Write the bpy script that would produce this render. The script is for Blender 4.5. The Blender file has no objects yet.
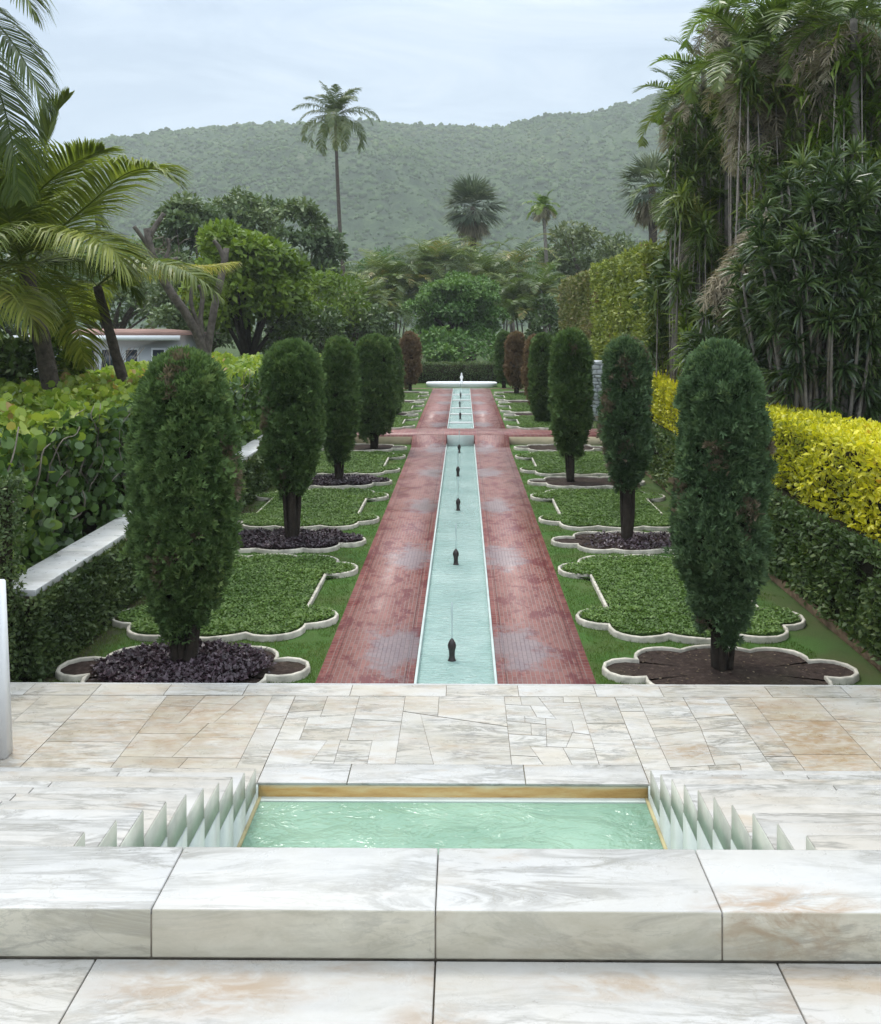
import bpy, bmesh, math, random
import numpy as np
from mathutils import Vector, Matrix

random.seed(11)
RNG = np.random.default_rng(11)
R = math.radians
PI = math.pi
scene = bpy.context.scene
COL = scene.collection

# ------------------------------------------------------------------ camera facts
CX, CZ, FPX = 0.07, 3.5, 950.0          # camera x, eye height above the garden, focal length in pixels
VX, VY = 463.0, 320.0                   # vanishing point of the garden axis in the photograph


def P(px, py, Y):
    """point seen at pixel (px, py) when it stands Y metres down the garden"""
    return np.array([(px - VX) * Y / FPX + CX, Y, CZ - (py - VY) * Y / FPX])


# ------------------------------------------------------------------ object helpers
def link(o, parent=None):
    COL.objects.link(o)
    if parent is not None:
        o.parent = parent
    return o


def tag(o, label=None, cat=None, group=None, kind=None):
    if label: o['label'] = label
    if cat: o['category'] = cat
    if group: o['group'] = group
    if kind: o['kind'] = kind
    return o


def thing(name, label, cat, group=None, loc=(0, 0, 0), rz=0.0):
    o = bpy.data.objects.new(name, None)
    o.empty_display_size = 0.2
    o.location = loc
    o.rotation_euler = (0, 0, rz)
    link(o)
    return tag(o, label, cat, group)


def copy_tree(o, parent=None):
    c = o.copy()
    link(c)
    c.parent = parent
    for ch in [x for x in COL.objects if x.parent == o]:
        copy_tree(ch, c)
    return c


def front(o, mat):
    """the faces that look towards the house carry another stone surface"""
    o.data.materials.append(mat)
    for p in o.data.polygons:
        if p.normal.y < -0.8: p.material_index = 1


class Geo:
    """collects raw polygons (numpy) and makes one mesh of them"""
    def __init__(self):
        self.v, self.f, self.t, self.n = [], [], [], 0

    def add(self, verts, faces, tint=0.5):
        verts = np.asarray(verts, float).reshape(-1, 3)
        faces = np.asarray(faces, int)
        self.v.append(verts)
        self.f.append(faces + self.n)
        t = np.broadcast_to(np.asarray(tint, float), (len(verts),))
        self.t.append(t)
        self.n += len(verts)

    def build(self, name, mat, parent=None, smooth=False, loc=None):
        me = bpy.data.meshes.new(name)
        v = np.concatenate(self.v)
        if loc is not None:
            v = v - np.asarray(loc)
        me.vertices.add(len(v))
        me.vertices.foreach_set('co', v.astype(np.float32).ravel())
        loops, tot = [], []
        for f in self.f:
            loops.append(f.ravel())
            tot.append(np.full(len(f), f.shape[1]))
        loops = np.concatenate(loops).astype(np.int32)
        tot = np.concatenate(tot).astype(np.int32)
        st = np.concatenate([[0], np.cumsum(tot)[:-1]]).astype(np.int32)
        me.loops.add(len(loops))
        me.loops.foreach_set('vertex_index', loops)
        me.polygons.add(len(tot))
        me.polygons.foreach_set('loop_start', st)
        me.polygons.foreach_set('loop_total', tot)
        me.update(calc_edges=True)
        at = me.attributes.new('tint', 'FLOAT', 'POINT')
        at.data.foreach_set('value', np.concatenate(self.t).astype(np.float32))
        me.validate()
        if smooth:
            me.polygons.foreach_set('use_smooth', np.ones(len(me.polygons), bool))
        me.materials.append(mat)
        o = bpy.data.objects.new(name, me)
        link(o, parent)
        if loc is not None and parent is None:
            o.location = loc
        return o

    # ---- shapes
    def box(self, x0, x1, y0, y1, z0, z1, tint=0.5, bev=0.0):
        bm = bmesh.new()
        bmesh.ops.create_cube(bm, size=1)
        for v in bm.verts:
            v.co = ((x0 + x1) / 2 + v.co.x * (x1 - x0), (y0 + y1) / 2 + v.co.y * (y1 - y0), (z0 + z1) / 2 + v.co.z * (z1 - z0))
        if bev:
            bmesh.ops.bevel(bm, geom=list(bm.edges), offset=bev, segments=2, affect='EDGES', profile=0.6)
        self.bm(bm, tint)
        return self

    def bm(self, bm, tint=0.5):
        bm.verts.index_update()
        vs = [tuple(v.co) for v in bm.verts]
        by = {}
        for f in bm.faces:
            by.setdefault(len(f.verts), []).append([v.index for v in f.verts])
        base = self.n
        self.v.append(np.array(vs)); self.t.append(np.full(len(vs), tint)); self.n += len(vs)
        for k, fs in by.items():
            self.f.append(np.array(fs) + base)
        bm.free()

    def tube(self, pts, rad, seg=8, tint=0.5, cap=True, wob=0.0):
        pts = np.asarray(pts, float)
        n = len(pts)
        rad = np.broadcast_to(np.asarray(rad, float), (n,))
        tan = np.gradient(pts, axis=0)
        tan /= np.linalg.norm(tan, axis=1)[:, None] + 1e-9
        ref = np.array([0.31, 0.95, 0.05])
        vs = []
        for i in range(n):
            a = np.cross(tan[i], ref); a /= np.linalg.norm(a) + 1e-9
            b = np.cross(tan[i], a)
            th = np.arange(seg) * 2 * PI / seg
            rr = rad[i] * (1 + wob * RNG.uniform(-1, 1, seg))
            vs.append(pts[i] + rr[:, None] * (np.cos(th)[:, None] * a + np.sin(th)[:, None] * b))
        vs = np.concatenate(vs)
        fs = []
        for i in range(n - 1):
            for j in range(seg):
                k = (j + 1) % seg
                fs.append((i * seg + j, i * seg + k, (i + 1) * seg + k, (i + 1) * seg + j))
        self.add(vs, fs, tint)
        if cap:
            base = self.n - len(vs)
            self.f.append(np.array([list(range(base, base + seg))[::-1]]))
            self.f.append(np.array([list(range(base + (n - 1) * seg, base + n * seg))]))
        return self

    def lathe(self, prof, seg=16, loc=(0, 0, 0), tint=0.5):
        prof = np.asarray(prof, float)
        th = np.arange(seg) * 2 * PI / seg
        vs = np.concatenate([np.stack([r * np.cos(th), r * np.sin(th), np.full(seg, z)], 1) for r, z in prof]) + np.asarray(loc)
        fs = [(i * seg + j, i * seg + (j + 1) % seg, (i + 1) * seg + (j + 1) % seg, (i + 1) * seg + j)
              for i in range(len(prof) - 1) for j in range(seg)]
        self.add(vs, fs, tint)
        return self

    def scatter(self, tv, tf, pos, d, nrm, scale, tint):
        """copies template (x side, y along leaf, z normal) to pos with axis d and rough normal nrm"""
        tv = np.asarray(tv, float); tf = np.asarray(tf, int)
        d = d / (np.linalg.norm(d, axis=1)[:, None] + 1e-9)
        s = np.cross(d, nrm); s /= np.linalg.norm(s, axis=1)[:, None] + 1e-9
        nn = np.cross(s, d)
        sc = np.broadcast_to(np.asarray(scale, float), (len(pos),))
        t = tv[None, :, :] * sc[:, None, None]
        v = pos[:, None, :] + t[:, :, 0:1] * s[:, None, :] + t[:, :, 1:2] * d[:, None, :] + t[:, :, 2:3] * nn[:, None, :]
        f = tf[None] + (np.arange(len(pos)) * len(tv))[:, None, None]
        self.add(v.reshape(-1, 3), f.reshape(-1, tf.shape[1]), np.repeat(np.broadcast_to(tint, (len(pos),)), len(tv)))
        return self


def _hash(ix, iy, iz, seed):
    h = (ix * 374761393 + iy * 668265263 + iz * 2147483647 + seed * 1274126177) & 0xffffffff
    h = ((h ^ (h >> 13)) * 1274126177) & 0xffffffff
    h = ((h ^ (h >> 16)) * 2246822519) & 0xffffffff
    return ((h ^ (h >> 15)) & 0xffff) / 65535.0


def vnoise(p, scale, seed=0):
    q = np.asarray(p, float) * scale + 1000.0
    i = np.floor(q).astype(np.int64)
    f = q - i
    f = f * f * (3 - 2 * f)
    out = 0
    for dx in (0, 1):
        for dy in (0, 1):
            for dz in (0, 1):
                w = (f[:, 0] if dx else 1 - f[:, 0]) * (f[:, 1] if dy else 1 - f[:, 1]) * (f[:, 2] if dz else 1 - f[:, 2])
                out = out + w * _hash(i[:, 0] + dx, i[:, 1] + dy, i[:, 2] + dz, seed)
    return out


def unit(n):
    v = RNG.normal(size=(n, 3))
    return v / np.linalg.norm(v, axis=1)[:, None]


# ------------------------------------------------------------------ materials
def new_mat(name):
    m = bpy.data.materials.new(name)
    m.use_nodes = True
    nt = m.node_tree
    nt.nodes.clear()
    out = nt.nodes.new('ShaderNodeOutputMaterial')
    return m, nt, out


class NT:
    def __init__(self, nt): self.nt = nt

    def n(self, typ, **kw):
        nd = self.nt.nodes.new('ShaderNode' + typ)
        for k, v in kw.items():
            if k.startswith('i_'):
                continue
            setattr(nd, k, v)
        return nd

    def l(self, a, b): self.nt.links.new(a, b)

    def noise(self, vec, scale, detail=4, rough=0.55, dist=0.0):
        nd = self.n('TexNoise')
        nd.inputs['Scale'].default_value = scale
        nd.inputs['Detail'].default_value = detail
        nd.inputs['Roughness'].default_value = rough
        nd.inputs['Distortion'].default_value = dist
        if vec is not None: self.l(vec, nd.inputs['Vector'])
        return nd.outputs['Fac']

    def ramp(self, fac, stops, interp='LINEAR'):
        nd = self.n('ValToRGB')
        cr = nd.color_ramp
        cr.interpolation = interp
        while len(cr.elements) < len(stops): cr.elements.new(0.5)
        for e, (p, c) in zip(cr.elements, stops):
            e.position = p
            e.color = (*c, 1) if len(c) == 3 else c
        self.l(fac, nd.inputs['Fac'])
        return nd.outputs['Color']

    def val(self, fac, a, b, lo=0.0, hi=1.0):
        nd = self.n('MapRange')
        nd.inputs[1].default_value = a; nd.inputs[2].default_value = b
        nd.inputs[3].default_value = lo; nd.inputs[4].default_value = hi
        self.l(fac, nd.inputs[0])
        return nd.outputs[0]

    def math(self, op, a, b=None):
        nd = self.n('Math', operation=op)
        for i, x in enumerate((a, b)):
            if x is None: continue
            if isinstance(x, (int, float)): nd.inputs[i].default_value = x
            else: self.l(x, nd.inputs[i])
        return nd.outputs[0]

    def mix(self, fac, a, b, blend='MIX'):
        nd = self.n('MixRGB', blend_type=blend)
        for i, x in enumerate((fac, a, b)):
            if isinstance(x, (int, float)): nd.inputs[i].default_value = x
            elif isinstance(x, tuple): nd.inputs[i].default_value = (*x, 1)
            else: self.l(x, nd.inputs[i])
        return nd.outputs[0]

    def mapping(self, vec, scale=(1, 1, 1), rot=(0, 0, 0), loc=(0, 0, 0)):
        nd = self.n('Mapping')
        nd.inputs['Scale'].default_value = scale
        nd.inputs['Rotation'].default_value = rot
        nd.inputs['Location'].default_value = loc
        self.l(vec, nd.inputs['Vector'])
        return nd.outputs[0]

    def pos(self): return self.n('NewGeometry').outputs['Position']

    def objco(self): return self.n('TexCoord').outputs['Object']

    def attr(self, name='tint'): return self.n('Attribute', attribute_name=name).outputs['Fac']

    def bump(self, h, strength=0.3, dist=0.02):
        nd = self.n('Bump')
        nd.inputs['Strength'].default_value = strength
        nd.inputs['Distance'].default_value = dist
        self.l(h, nd.inputs['Height'])
        return nd.outputs[0]

    def pbr(self, out, color, rough=0.6, spec=0.4, normal=None, **kw):
        b = self.n('BsdfPrincipled')
        if isinstance(color, tuple): b.inputs['Base Color'].default_value = (*color, 1)
        else: self.l(color, b.inputs['Base Color'])
        if isinstance(rough, (int, float)): b.inputs['Roughness'].default_value = rough
        else: self.l(rough, b.inputs['Roughness'])
        b.inputs['Specular IOR Level'].default_value = spec
        if normal is not None: self.l(normal, b.inputs['Normal'])
        for k, v in kw.items(): b.inputs[k].default_value = v
        if out is not None: self.l(b.outputs[0], out.inputs['Surface'])
        return b.outputs[0]


def leafmat(name, stops, trans=0.25, rough=0.5, spec=0.35, patch=None):
    """leaf colour from a per-leaf tint"""
    m, nt, out = new_mat(name)
    k = NT(nt)
    c = k.ramp(k.attr(), stops)
    b = k.pbr(None, c, rough, spec)
    t = k.n('BsdfTranslucent')
    tc = k.mix(1.0, c, (1.25, 1.3, 0.7), 'MULTIPLY')
    k.l(tc, t.inputs['Color'])
    mx = k.n('MixShader')
    mx.inputs[0].default_value = trans
    k.l(b, mx.inputs[1]); k.l(t.outputs[0], mx.inputs[2])
    k.l(mx.outputs[0], out.inputs['Surface'])
    return m


def plain(name, color, rough=0.6, spec=0.4, nscale=6, var=0.25, bump=0.2, bdist=0.01, **kw):
    m, nt, out = new_mat(name)
    k = NT(nt)
    p = k.pos()
    n = k.noise(p, nscale, 6)
    c2 = tuple(x * (1 - var) for x in color)
    c1 = tuple(min(1, x * (1 + var)) for x in color)
    c = k.ramp(n, [(0.3, c2), (0.7, c1)])
    k.pbr(out, c, rough, spec, k.bump(k.noise(p, nscale * 6, 5), bump, bdist), **kw)
    return m


M = {}


def marble(name, base=(0.468, 0.457, 0.438), cloud=(0.35, 0.348, 0.34), vein=(0.185, 0.178, 0.158), brown=(0.30, 0.195, 0.105), stain=0.3, dirt=0.0, rough=0.32, scl=1.0, tone=0.15, veins=0.5, tan=0.35, rust=()):
    m, nt, out = new_mat(name)
    k = NT(nt)
    p = k.pos()
    tint = k.attr()
    # every slab is cut from another piece of stone: shift the pattern by its tint
    off = k.n('CombineXYZ')
    k.l(k.math('MULTIPLY', tint, 37.0), off.inputs[0]); k.l(k.math('MULTIPLY', tint, 91.0), off.inputs[1]); k.l(k.math('MULTIPLY', tint, 53.0), off.inputs[2])
    va = k.n('VectorMath', operation='ADD')
    k.l(p, va.inputs[0]); k.l(off.outputs[0], va.inputs[1])
    q = va.outputs[0]
    # soft grey clouds drawn out along the slab
    n1 = k.noise(k.mapping(q, (0.55 * scl, 2.3 * scl, 2.0 * scl), (0, 0, R(9))), 2.0, 9, 0.66, 0.45)
    c = k.mix(k.val(n1, 0.48, 0.74, 0, 0.70), base, cloud)
    nw = k.noise(k.mapping(q, (0.35 * scl, 1.1 * scl, 1.0), (0, 0, R(-12)), (5, 2, 1)), 1.6, 5, 0.6, 0.3)
    c = k.mix(k.val(nw, 0.46, 0.70, 0, tan), c, (0.45, 0.385, 0.295))
    # veins that come and go
    mask = k.val(k.noise(k.mapping(q, (0.8, 1.6, 1.2), (0, 0, 0), (9, 4, 2)), 1.7, 4, 0.55), 0.40, 0.60, 0, veins)
    n2 = k.noise(k.mapping(q, (0.8 * scl, 3.8 * scl, 3 * scl), (0, 0, R(-16))), 1.9, 10, 0.7, 0.7)
    v2 = k.math('ABSOLUTE', k.math('SUBTRACT', n2, 0.5))
    c = k.mix(k.math('MULTIPLY', k.val(v2, 0.0, 0.06, 1, 0.0), mask), c, vein)
    n3 = k.noise(k.mapping(q, (1.3 * scl, 4.5 * scl, 4 * scl), (0, 0, R(24)), (1, 8, 3)), 1.7, 8, 0.62, 0.5)
    v3 = k.math('ABSOLUTE', k.math('SUBTRACT', n3, 0.5))
    c = k.mix(k.math('MULTIPLY', k.val(v3, 0.0, 0.012, 0.8, 0.0), mask), c, (0.26, 0.245, 0.21))
    # iron stains
    n4 = k.noise(k.mapping(q, (0.9 * scl, 2.8 * scl, 1.8 * scl), (0, 0, R(8)), (3, 1, 5)), 1.5, 7, 0.62, 0.8)
    n5 = k.noise(k.mapping(q, (3, 9, 6)), 2.0, 7, 0.72, 1.0)
    sfac = k.math('MULTIPLY', k.val(n4, 0.72 - stain * 0.42, 0.80 - stain * 0.18, 0, 1), k.val(n5, 0.36, 0.64, 0.0, 0.85))
    c = k.mix(sfac, c, brown)
    # rusty streaks drawn out along the slab
    n6 = k.noise(k.mapping(q, (0.55, 3.4, 3.0), (0, 0, R(5)), (2, 7, 4)), 1.7, 8, 0.64, 0.9)
    n7 = k.noise(k.mapping(q, (0.5, 0.9, 0.9), (0, 0, 0), (6, 6, 1)), 1.3, 3, 0.5)
    st2 = k.math('MULTIPLY', k.val(n6, 0.54, 0.70, 0, 0.65), k.val(n7, 0.62 - stain * 0.35, 0.78 - stain * 0.35, 0, 1))
    c = k.mix(st2, c, (0.35, 0.265, 0.165))
    # rust patches at their own places
    for (cx, cy, cz, ex, ey, ez, am) in rust:
        sp = k.n('SeparateXYZ'); k.l(p, sp.inputs[0])
        t = None
        for o_, c0, e0 in ((0, cx, ex), (1, cy, ey), (2, cz, ez)):
            u = k.math('DIVIDE', k.math('SUBTRACT', sp.outputs[o_], c0), e0)
            u = k.math('MULTIPLY', u, u)
            t = u if t is None else k.math('ADD', t, u)
        rn = k.noise(k.mapping(p, (7, 16, 12)), 1.0, 8, 0.68, 0.9)
        rf = k.math('MULTIPLY', k.val(t, 0.15, 1.3, am, 0), k.val(rn, 0.40, 0.60, 0.0, 1))
        c = k.mix(rf, c, (0.29, 0.19, 0.105))
    # slab to slab tone
    tw = k.n('TexWhiteNoise', noise_dimensions='1D')
    k.l(k.math('MULTIPLY', tint, 777.0), tw.inputs['W'])
    c = k.mix(1.0, c, k.ramp(tw.outputs['Value'], [(0, (1 - tone, 1 - tone * 1.15, 1 - tone * 1.4)), (0.6, (1, 0.99, 0.97)), (1, (1.0, 1.0, 1.0))]), 'MULTIPLY')
    fine = k.noise(p, 70, 6, 0.72)
    c = k.mix(k.val(fine, 0.55, 0.75, 0, 0.20), c, (0.28, 0.265, 0.23))
    spots = k.noise(p, 23, 3, 0.5)
    c = k.mix(k.val(spots, 0.72, 0.76, 0, 0.35), c, (0.20, 0.18, 0.14))
    if dirt:
        d = k.noise(k.mapping(p, (2, 2, 5)), 3.0, 8, 0.68, 0.5)
        c = k.mix(k.val(d, 0.42, 0.70, 0, dirt), c, (0.36, 0.325, 0.235))
    r = k.val(k.noise(p, 9, 6), 0.3, 0.7, rough - 0.1, rough + 0.2)
    bm = k.bump(k.math('ADD', k.math('MULTIPLY', k.noise(p, 7, 5), 0.6), k.math('MULTIPLY', fine, 0.3)), 0.25, 0.006)
    k.pbr(out, c, r, 0.4, bm)
    return m


M['marble'] = marble('white_veined_marble', stain=0.30, tan=0.55, scl=0.9, veins=0.8)
M['marble_curb'] = marble('smooth_marble', base=(0.458, 0.450, 0.434), stain=0.26, dirt=0.16, tone=0.06, rough=0.28, veins=0.7, rust=((0.90, 2.43, 2.0, 0.24, 0.10, 0.5, 0.8),))
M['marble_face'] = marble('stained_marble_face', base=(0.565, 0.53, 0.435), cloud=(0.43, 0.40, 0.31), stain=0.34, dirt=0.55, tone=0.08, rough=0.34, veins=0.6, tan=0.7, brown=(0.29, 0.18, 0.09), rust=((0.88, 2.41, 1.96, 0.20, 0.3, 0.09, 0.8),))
M['marble_landing'] = marble('worn_marble', base=(0.462, 0.452, 0.435), stain=0.55, dirt=0.2, tone=0.06, rough=0.3, veins=0.6, rust=((-0.55, 2.30, 1.87, 0.30, 0.10, 0.5, 0.6), (0.42, 2.33, 1.87, 0.22, 0.06, 0.5, 0.55), (0.0, 2.20, 1.87, 0.12, 0.07, 0.5, 0.5)))
M['marble_terrace'] = marble('weathered_marble', base=(0.475, 0.46, 0.432), cloud=(0.37, 0.35, 0.305), stain=0.48, dirt=0.38, tone=0.16, scl=1.3, tan=0.6, veins=0.95, rust=((-2.3, 7.5, 0.3, 0.9, 0.5, 1, 0.55), (-3.2, 7.0, 0.3, 0.5, 0.4, 1, 0.5), (1.75, 7.05, 0.3, 0.22, 0.18, 1, 0.9), (2.8, 7.4, 0.3, 0.5, 0.9, 1, 0.7), (-0.6, 7.9, 0.3, 0.9, 0.2, 1, 0.4)))
M['marble_brown'] = marble('rust_stained_marble', base=(0.455, 0.432, 0.388), cloud=(0.37, 0.33, 0.26), stain=0.72, dirt=0.45, tone=0.2, brown=(0.25, 0.125, 0.05), tan=0.8, scl=1.4, rust=((2.75, 7.2, 0.3, 0.45, 0.7, 1, 0.95), (-2.0, 7.5, 0.3, 0.6, 0.7, 1, 0.5), (1.75, 7.08, 0.3, 0.3, 0.25, 1, 0.95)))
M['marble_end'] = plain('grey_green_marble_end', (0.44, 0.445, 0.375), 0.45, 0.35, 5, 0.25)
M['pool_wall'] = plain('pale_pool_lining', (0.50, 0.545, 0.50), 0.35, 0.4, 4, 0.10)
M['pool_floor'] = plain('green_pool_floor', (0.176, 0.336, 0.248), 0.6, 0.3, 3, 0.15)
M['white_coping'] = marble('white_coping_stone', base=(0.72, 0.72, 0.71), cloud=(0.400, 0.400, 0.392), stain=0.05, dirt=0.30, tone=0.08, veins=0.2)
M['white_wall'] = plain('white_paint', (0.78, 0.785, 0.785), 0.55, 0.3, 3, 0.04, 0.1)
M['grout'] = plain('dark_joint', (0.17, 0.145, 0.11), 0.9, 0.2, 14, 0.4)
M['grout_pale'] = plain('sandy_joint', (0.25, 0.215, 0.165), 0.9, 0.2, 14, 0.4)
M['ledge'] = plain('limescaled_ledge', (0.40, 0.34, 0.18), 0.5, 0.3, 5, 0.3)
M['soil'] = None


def mk_ochre():
    m, nt, out = new_mat('mineral_stained_stone')
    k = NT(nt); p = k.pos()
    n = k.noise(k.mapping(p, (1.6, 1, 10)), 2.4, 6, 0.6)
    z = k.n('SeparateXYZ'); k.l(p, z.inputs[0])
    c = k.ramp(n, [(0.25, (0.30, 0.165, 0.045)), (0.5, (0.42, 0.275, 0.095)), (0.75, (0.48, 0.40, 0.20))])
    # scale line: the upper centimetres stay pale green-white
    up = k.val(k.math('ADD', z.outputs[2], k.math('MULTIPLY', n, 0.03)), 0.282, 0.300, 0, 1)
    c = k.mix(up, c, (0.44, 0.43, 0.30))
    k.pbr(out, c, 0.5, 0.35, k.bump(k.noise(p, 40, 5), 0.3, 0.006))
    return m


M['ochre'] = mk_ochre()


def mk_soil():
    m, nt, out = new_mat('dark_soil')
    k = NT(nt); p = k.pos()
    n = k.noise(p, 18, 8, 0.7)
    c = k.ramp(n, [(0.3, (0.020, 0.013, 0.010)), (0.55, (0.045, 0.030, 0.024)), (0.72, (0.10, 0.072, 0.058))])
    big = k.noise(p, 1.6, 4)
    c = k.mix(k.val(big, 0.5, 0.7, 0, 0.5), c, (0.06, 0.05, 0.03))
    k.pbr(out, c, 0.95, 0.15, k.bump(n, 0.9, 0.03))
    return m


def mk_lawn():
    m, nt, out = new_mat('short_turf')
    k = NT(nt); p = k.pos()
    n = k.noise(k.mapping(p, (1, 0.7, 1)), 90, 5, 0.75)
    big = k.noise(p, 1.3, 5, 0.6)
    c = k.ramp(n, [(0.25, (0.030, 0.072, 0.012)), (0.55, (0.065, 0.145, 0.026)), (0.8, (0.12, 0.21, 0.05))])
    c = k.mix(k.val(big, 0.42, 0.70, 0, 0.7), c, (0.10, 0.10, 0.036))
    c = k.mix(k.val(k.noise(p, 7, 5, 0.65), 0.5, 0.7, 0, 0.5), c, (0.045, 0.085, 0.018))
    side = k.n('SeparateXYZ'); k.l(p, side.inputs[0])
    edge = k.math('ADD', k.math('ABSOLUTE', side.outputs[0]), k.math('MULTIPLY', k.math('SUBTRACT', big, 0.5), 0.9))
    bare = k.math('MULTIPLY', k.val(edge, 3.55, 3.95, 0, 0.85), k.val(side.outputs[0], -1, 1, 1, 0.45))
    c = k.mix(bare, c, k.ramp(n, [(0.3, (0.030, 0.024, 0.014)), (0.7, (0.085, 0.065, 0.036))]))
    k.pbr(out, c, 0.9, 0.2, k.bump(n, 0.8, 0.03))
    return m


def mk_ground():
    m, nt, out = new_mat('rough_ground')
    k = NT(nt); p = k.pos()
    n = k.noise(p, 0.6, 8, 0.7)
    c = k.ramp(n, [(0.3, (0.030, 0.050, 0.015)), (0.55, (0.06, 0.09, 0.03)), (0.75, (0.10, 0.10, 0.05))])
    k.pbr(out, c, 0.95, 0.15, k.bump(n, 0.8, 0.2))
    return m


def mk_path():
    m, nt, out = new_mat('red_brick_paving')
    k = NT(nt)
    p = k.pos()
    s = k.n('SeparateXYZ'); k.l(p, s.inputs[0])
    ax = k.math('ABSOLUTE', s.outputs[0])
    br = k.n('TexBrick')
    br.offset = 0.5
    for nm, v in (('Scale', 1.0), ('Mortar Size', 0.004), ('Mortar Smooth', 0.3), ('Bias', 0.0), ('Brick Width', 0.13), ('Row Height', 0.046)):
        br.inputs[nm].default_value = v
    br.inputs['Color1'].default_value = (0.285, 0.115, 0.094, 1)
    br.inputs['Color2'].default_value = (0.20, 0.074, 0.062, 1)
    br.inputs['Mortar'].default_value = (0.27, 0.195, 0.17, 1)
    k.l(k.mapping(p, (1, 1, 1), (0, 0, R(90))), br.inputs['Vector'])
    # soldier course along both edges
    br2 = k.n('TexBrick')
    br2.offset = 0.0
    for nm, v in (('Scale', 1.0), ('Mortar Size', 0.006), ('Mortar Smooth', 0.3), ('Brick Width', 0.085), ('Row Height', 0.116)):
        br2.inputs[nm].default_value = v
    br2.inputs['Color1'].default_value = (0.30, 0.10, 0.085, 1)
    br2.inputs['Color2'].default_value = (0.20, 0.062, 0.055, 1)
    br2.inputs['Mortar'].default_value = (0.27, 0.18, 0.15, 1)
    k.l(k.mapping(p, (1, 1, 1), (0, 0, R(90))), br2.inputs['Vector'])
    em = k.math('MAXIMUM', k.val(ax, 1.232, 1.236, 0, 1), k.val(ax, 0.494, 0.490, 0, 1))
    c = k.mix(em, br.outputs['Color'], br2.outputs['Color'])
    fac = k.n('MixRGB'); k.l(em, fac.inputs[0]); k.l(br.outputs['Fac'], fac.inputs[1]); k.l(br2.outputs['Fac'], fac.inputs[2])
    # dark joint between the courses
    j1 = k.math('LESS_THAN', k.math('ABSOLUTE', k.math('SUBTRACT', ax, 1.234)), 0.007)
    j2 = k.math('LESS_THAN', k.math('ABSOLUTE', k.math('SUBTRACT', ax, 0.492)), 0.007)
    c = k.mix(k.math('MULTIPLY', k.math('MAXIMUM', j1, j2), 0.7), c, (0.085, 0.035, 0.03))
    # worn pinkish bloom and damp maroon blotches
    bl = k.noise(p, 1.1, 7, 0.62)
    c = k.mix(k.val(bl, 0.40, 0.64, 0.0, 0.26), c, (0.285, 0.165, 0.145))
    mr = k.noise(k.mapping(p, (1.5, 0.75, 1), (0, 0, 0), (7, 3, 0)), 2.9, 8, 0.70, 0.35)
    c = k.mix(k.val(mr, 0.52, 0.57, 0, 0.72), c, (0.150, 0.036, 0.040))
    mr2 = k.noise(k.mapping(p, (2.2, 5, 1), (0, 0, 0), (2, 9, 0)), 2.2, 5, 0.6, 0.3)
    c = k.mix(k.val(mr2, 0.66, 0.70, 0, 0.75), c, (0.055, 0.014, 0.018))
    # lime left by the spray of each jet
    yy = k.math('SUBTRACT', s.outputs[1], 9.85 + 0.25 - 3.87 * 0.5)
    fr = k.math('SUBTRACT', k.math('MODULO', yy, 3.87), 3.87 * 0.5)
    dx = k.math('DIVIDE', k.math('SUBTRACT', ax, 0.66), 0.34)
    dy = k.math('DIVIDE', fr, 0.75)
    rr = k.math('SQRT', k.math('ADD', k.math('MULTIPLY', dx, dx), k.math('MULTIPLY', dy, dy)))
    ln = k.noise(p, 3.4, 8, 0.72)
    rr = k.math('ADD', rr, k.math('MULTIPLY', k.math('SUBTRACT', ln, 0.5), 3.4))
    lime = k.val(rr, 0.55, 1.10, 0.66, 0)
    limec = k.mix(fac.outputs[0], (0.27, 0.245, 0.25), (0.15, 0.115, 0.12))
    c = k.mix(lime, c, limec)
    h = k.math('ADD', k.math('MULTIPLY', fac.outputs[0], -1.0), k.math('MULTIPLY', k.noise(p, 40, 5), 0.5))
    k.pbr(out, c, k.val(bl, 0.35, 0.65, 0.32, 0.62), 0.4, k.bump(h, 0.5, 0.006))
    return m


def mk_water(name, deep, light, scale, strength, stretch=(1, 2.2, 1)):
    m, nt, out = new_mat(name)
    k = NT(nt); p = k.pos()
    q = k.mapping(p, stretch)
    n = k.noise(q, scale, 4, 0.5, 0.9)
    n2 = k.noise(q, scale * 3.3, 3, 0.5, 0.5)
    h = k.math('ADD', n, k.math('MULTIPLY', n2, 0.28))
    c = k.mix(k.val(k.noise(p, 1.2, 3), 0.35, 0.65), deep, light)
    k.pbr(out, c, 0.06, 0.5, k.bump(h, strength, 0.09), IOR=1.33)
    return m


def mk_hill():
    m, nt, out = new_mat('scrub_hillside')
    k = NT(nt); p = k.pos()
    n = k.noise(p, 0.08, 8, 0.74)
    big = k.noise(p, 0.007, 5, 0.6)
    c = k.ramp(n, [(0.3, (0.022, 0.044, 0.019)), (0.5, (0.052, 0.088, 0.036)), (0.72, (0.13, 0.175, 0.07))])
    c = k.mix(k.val(big, 0.48, 0.72, 0, 0.55), c, (0.105, 0.14, 0.06))
    c = k.mix(k.val(k.noise(p, 0.025, 6, 0.7), 0.66, 0.76, 0, 0.6), c, (0.25, 0.23, 0.15))
    k.pbr(out, c, 0.95, 0.1, k.bump(k.noise(p, 0.3, 6, 0.7), 1.0, 2.0))
    return m


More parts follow.
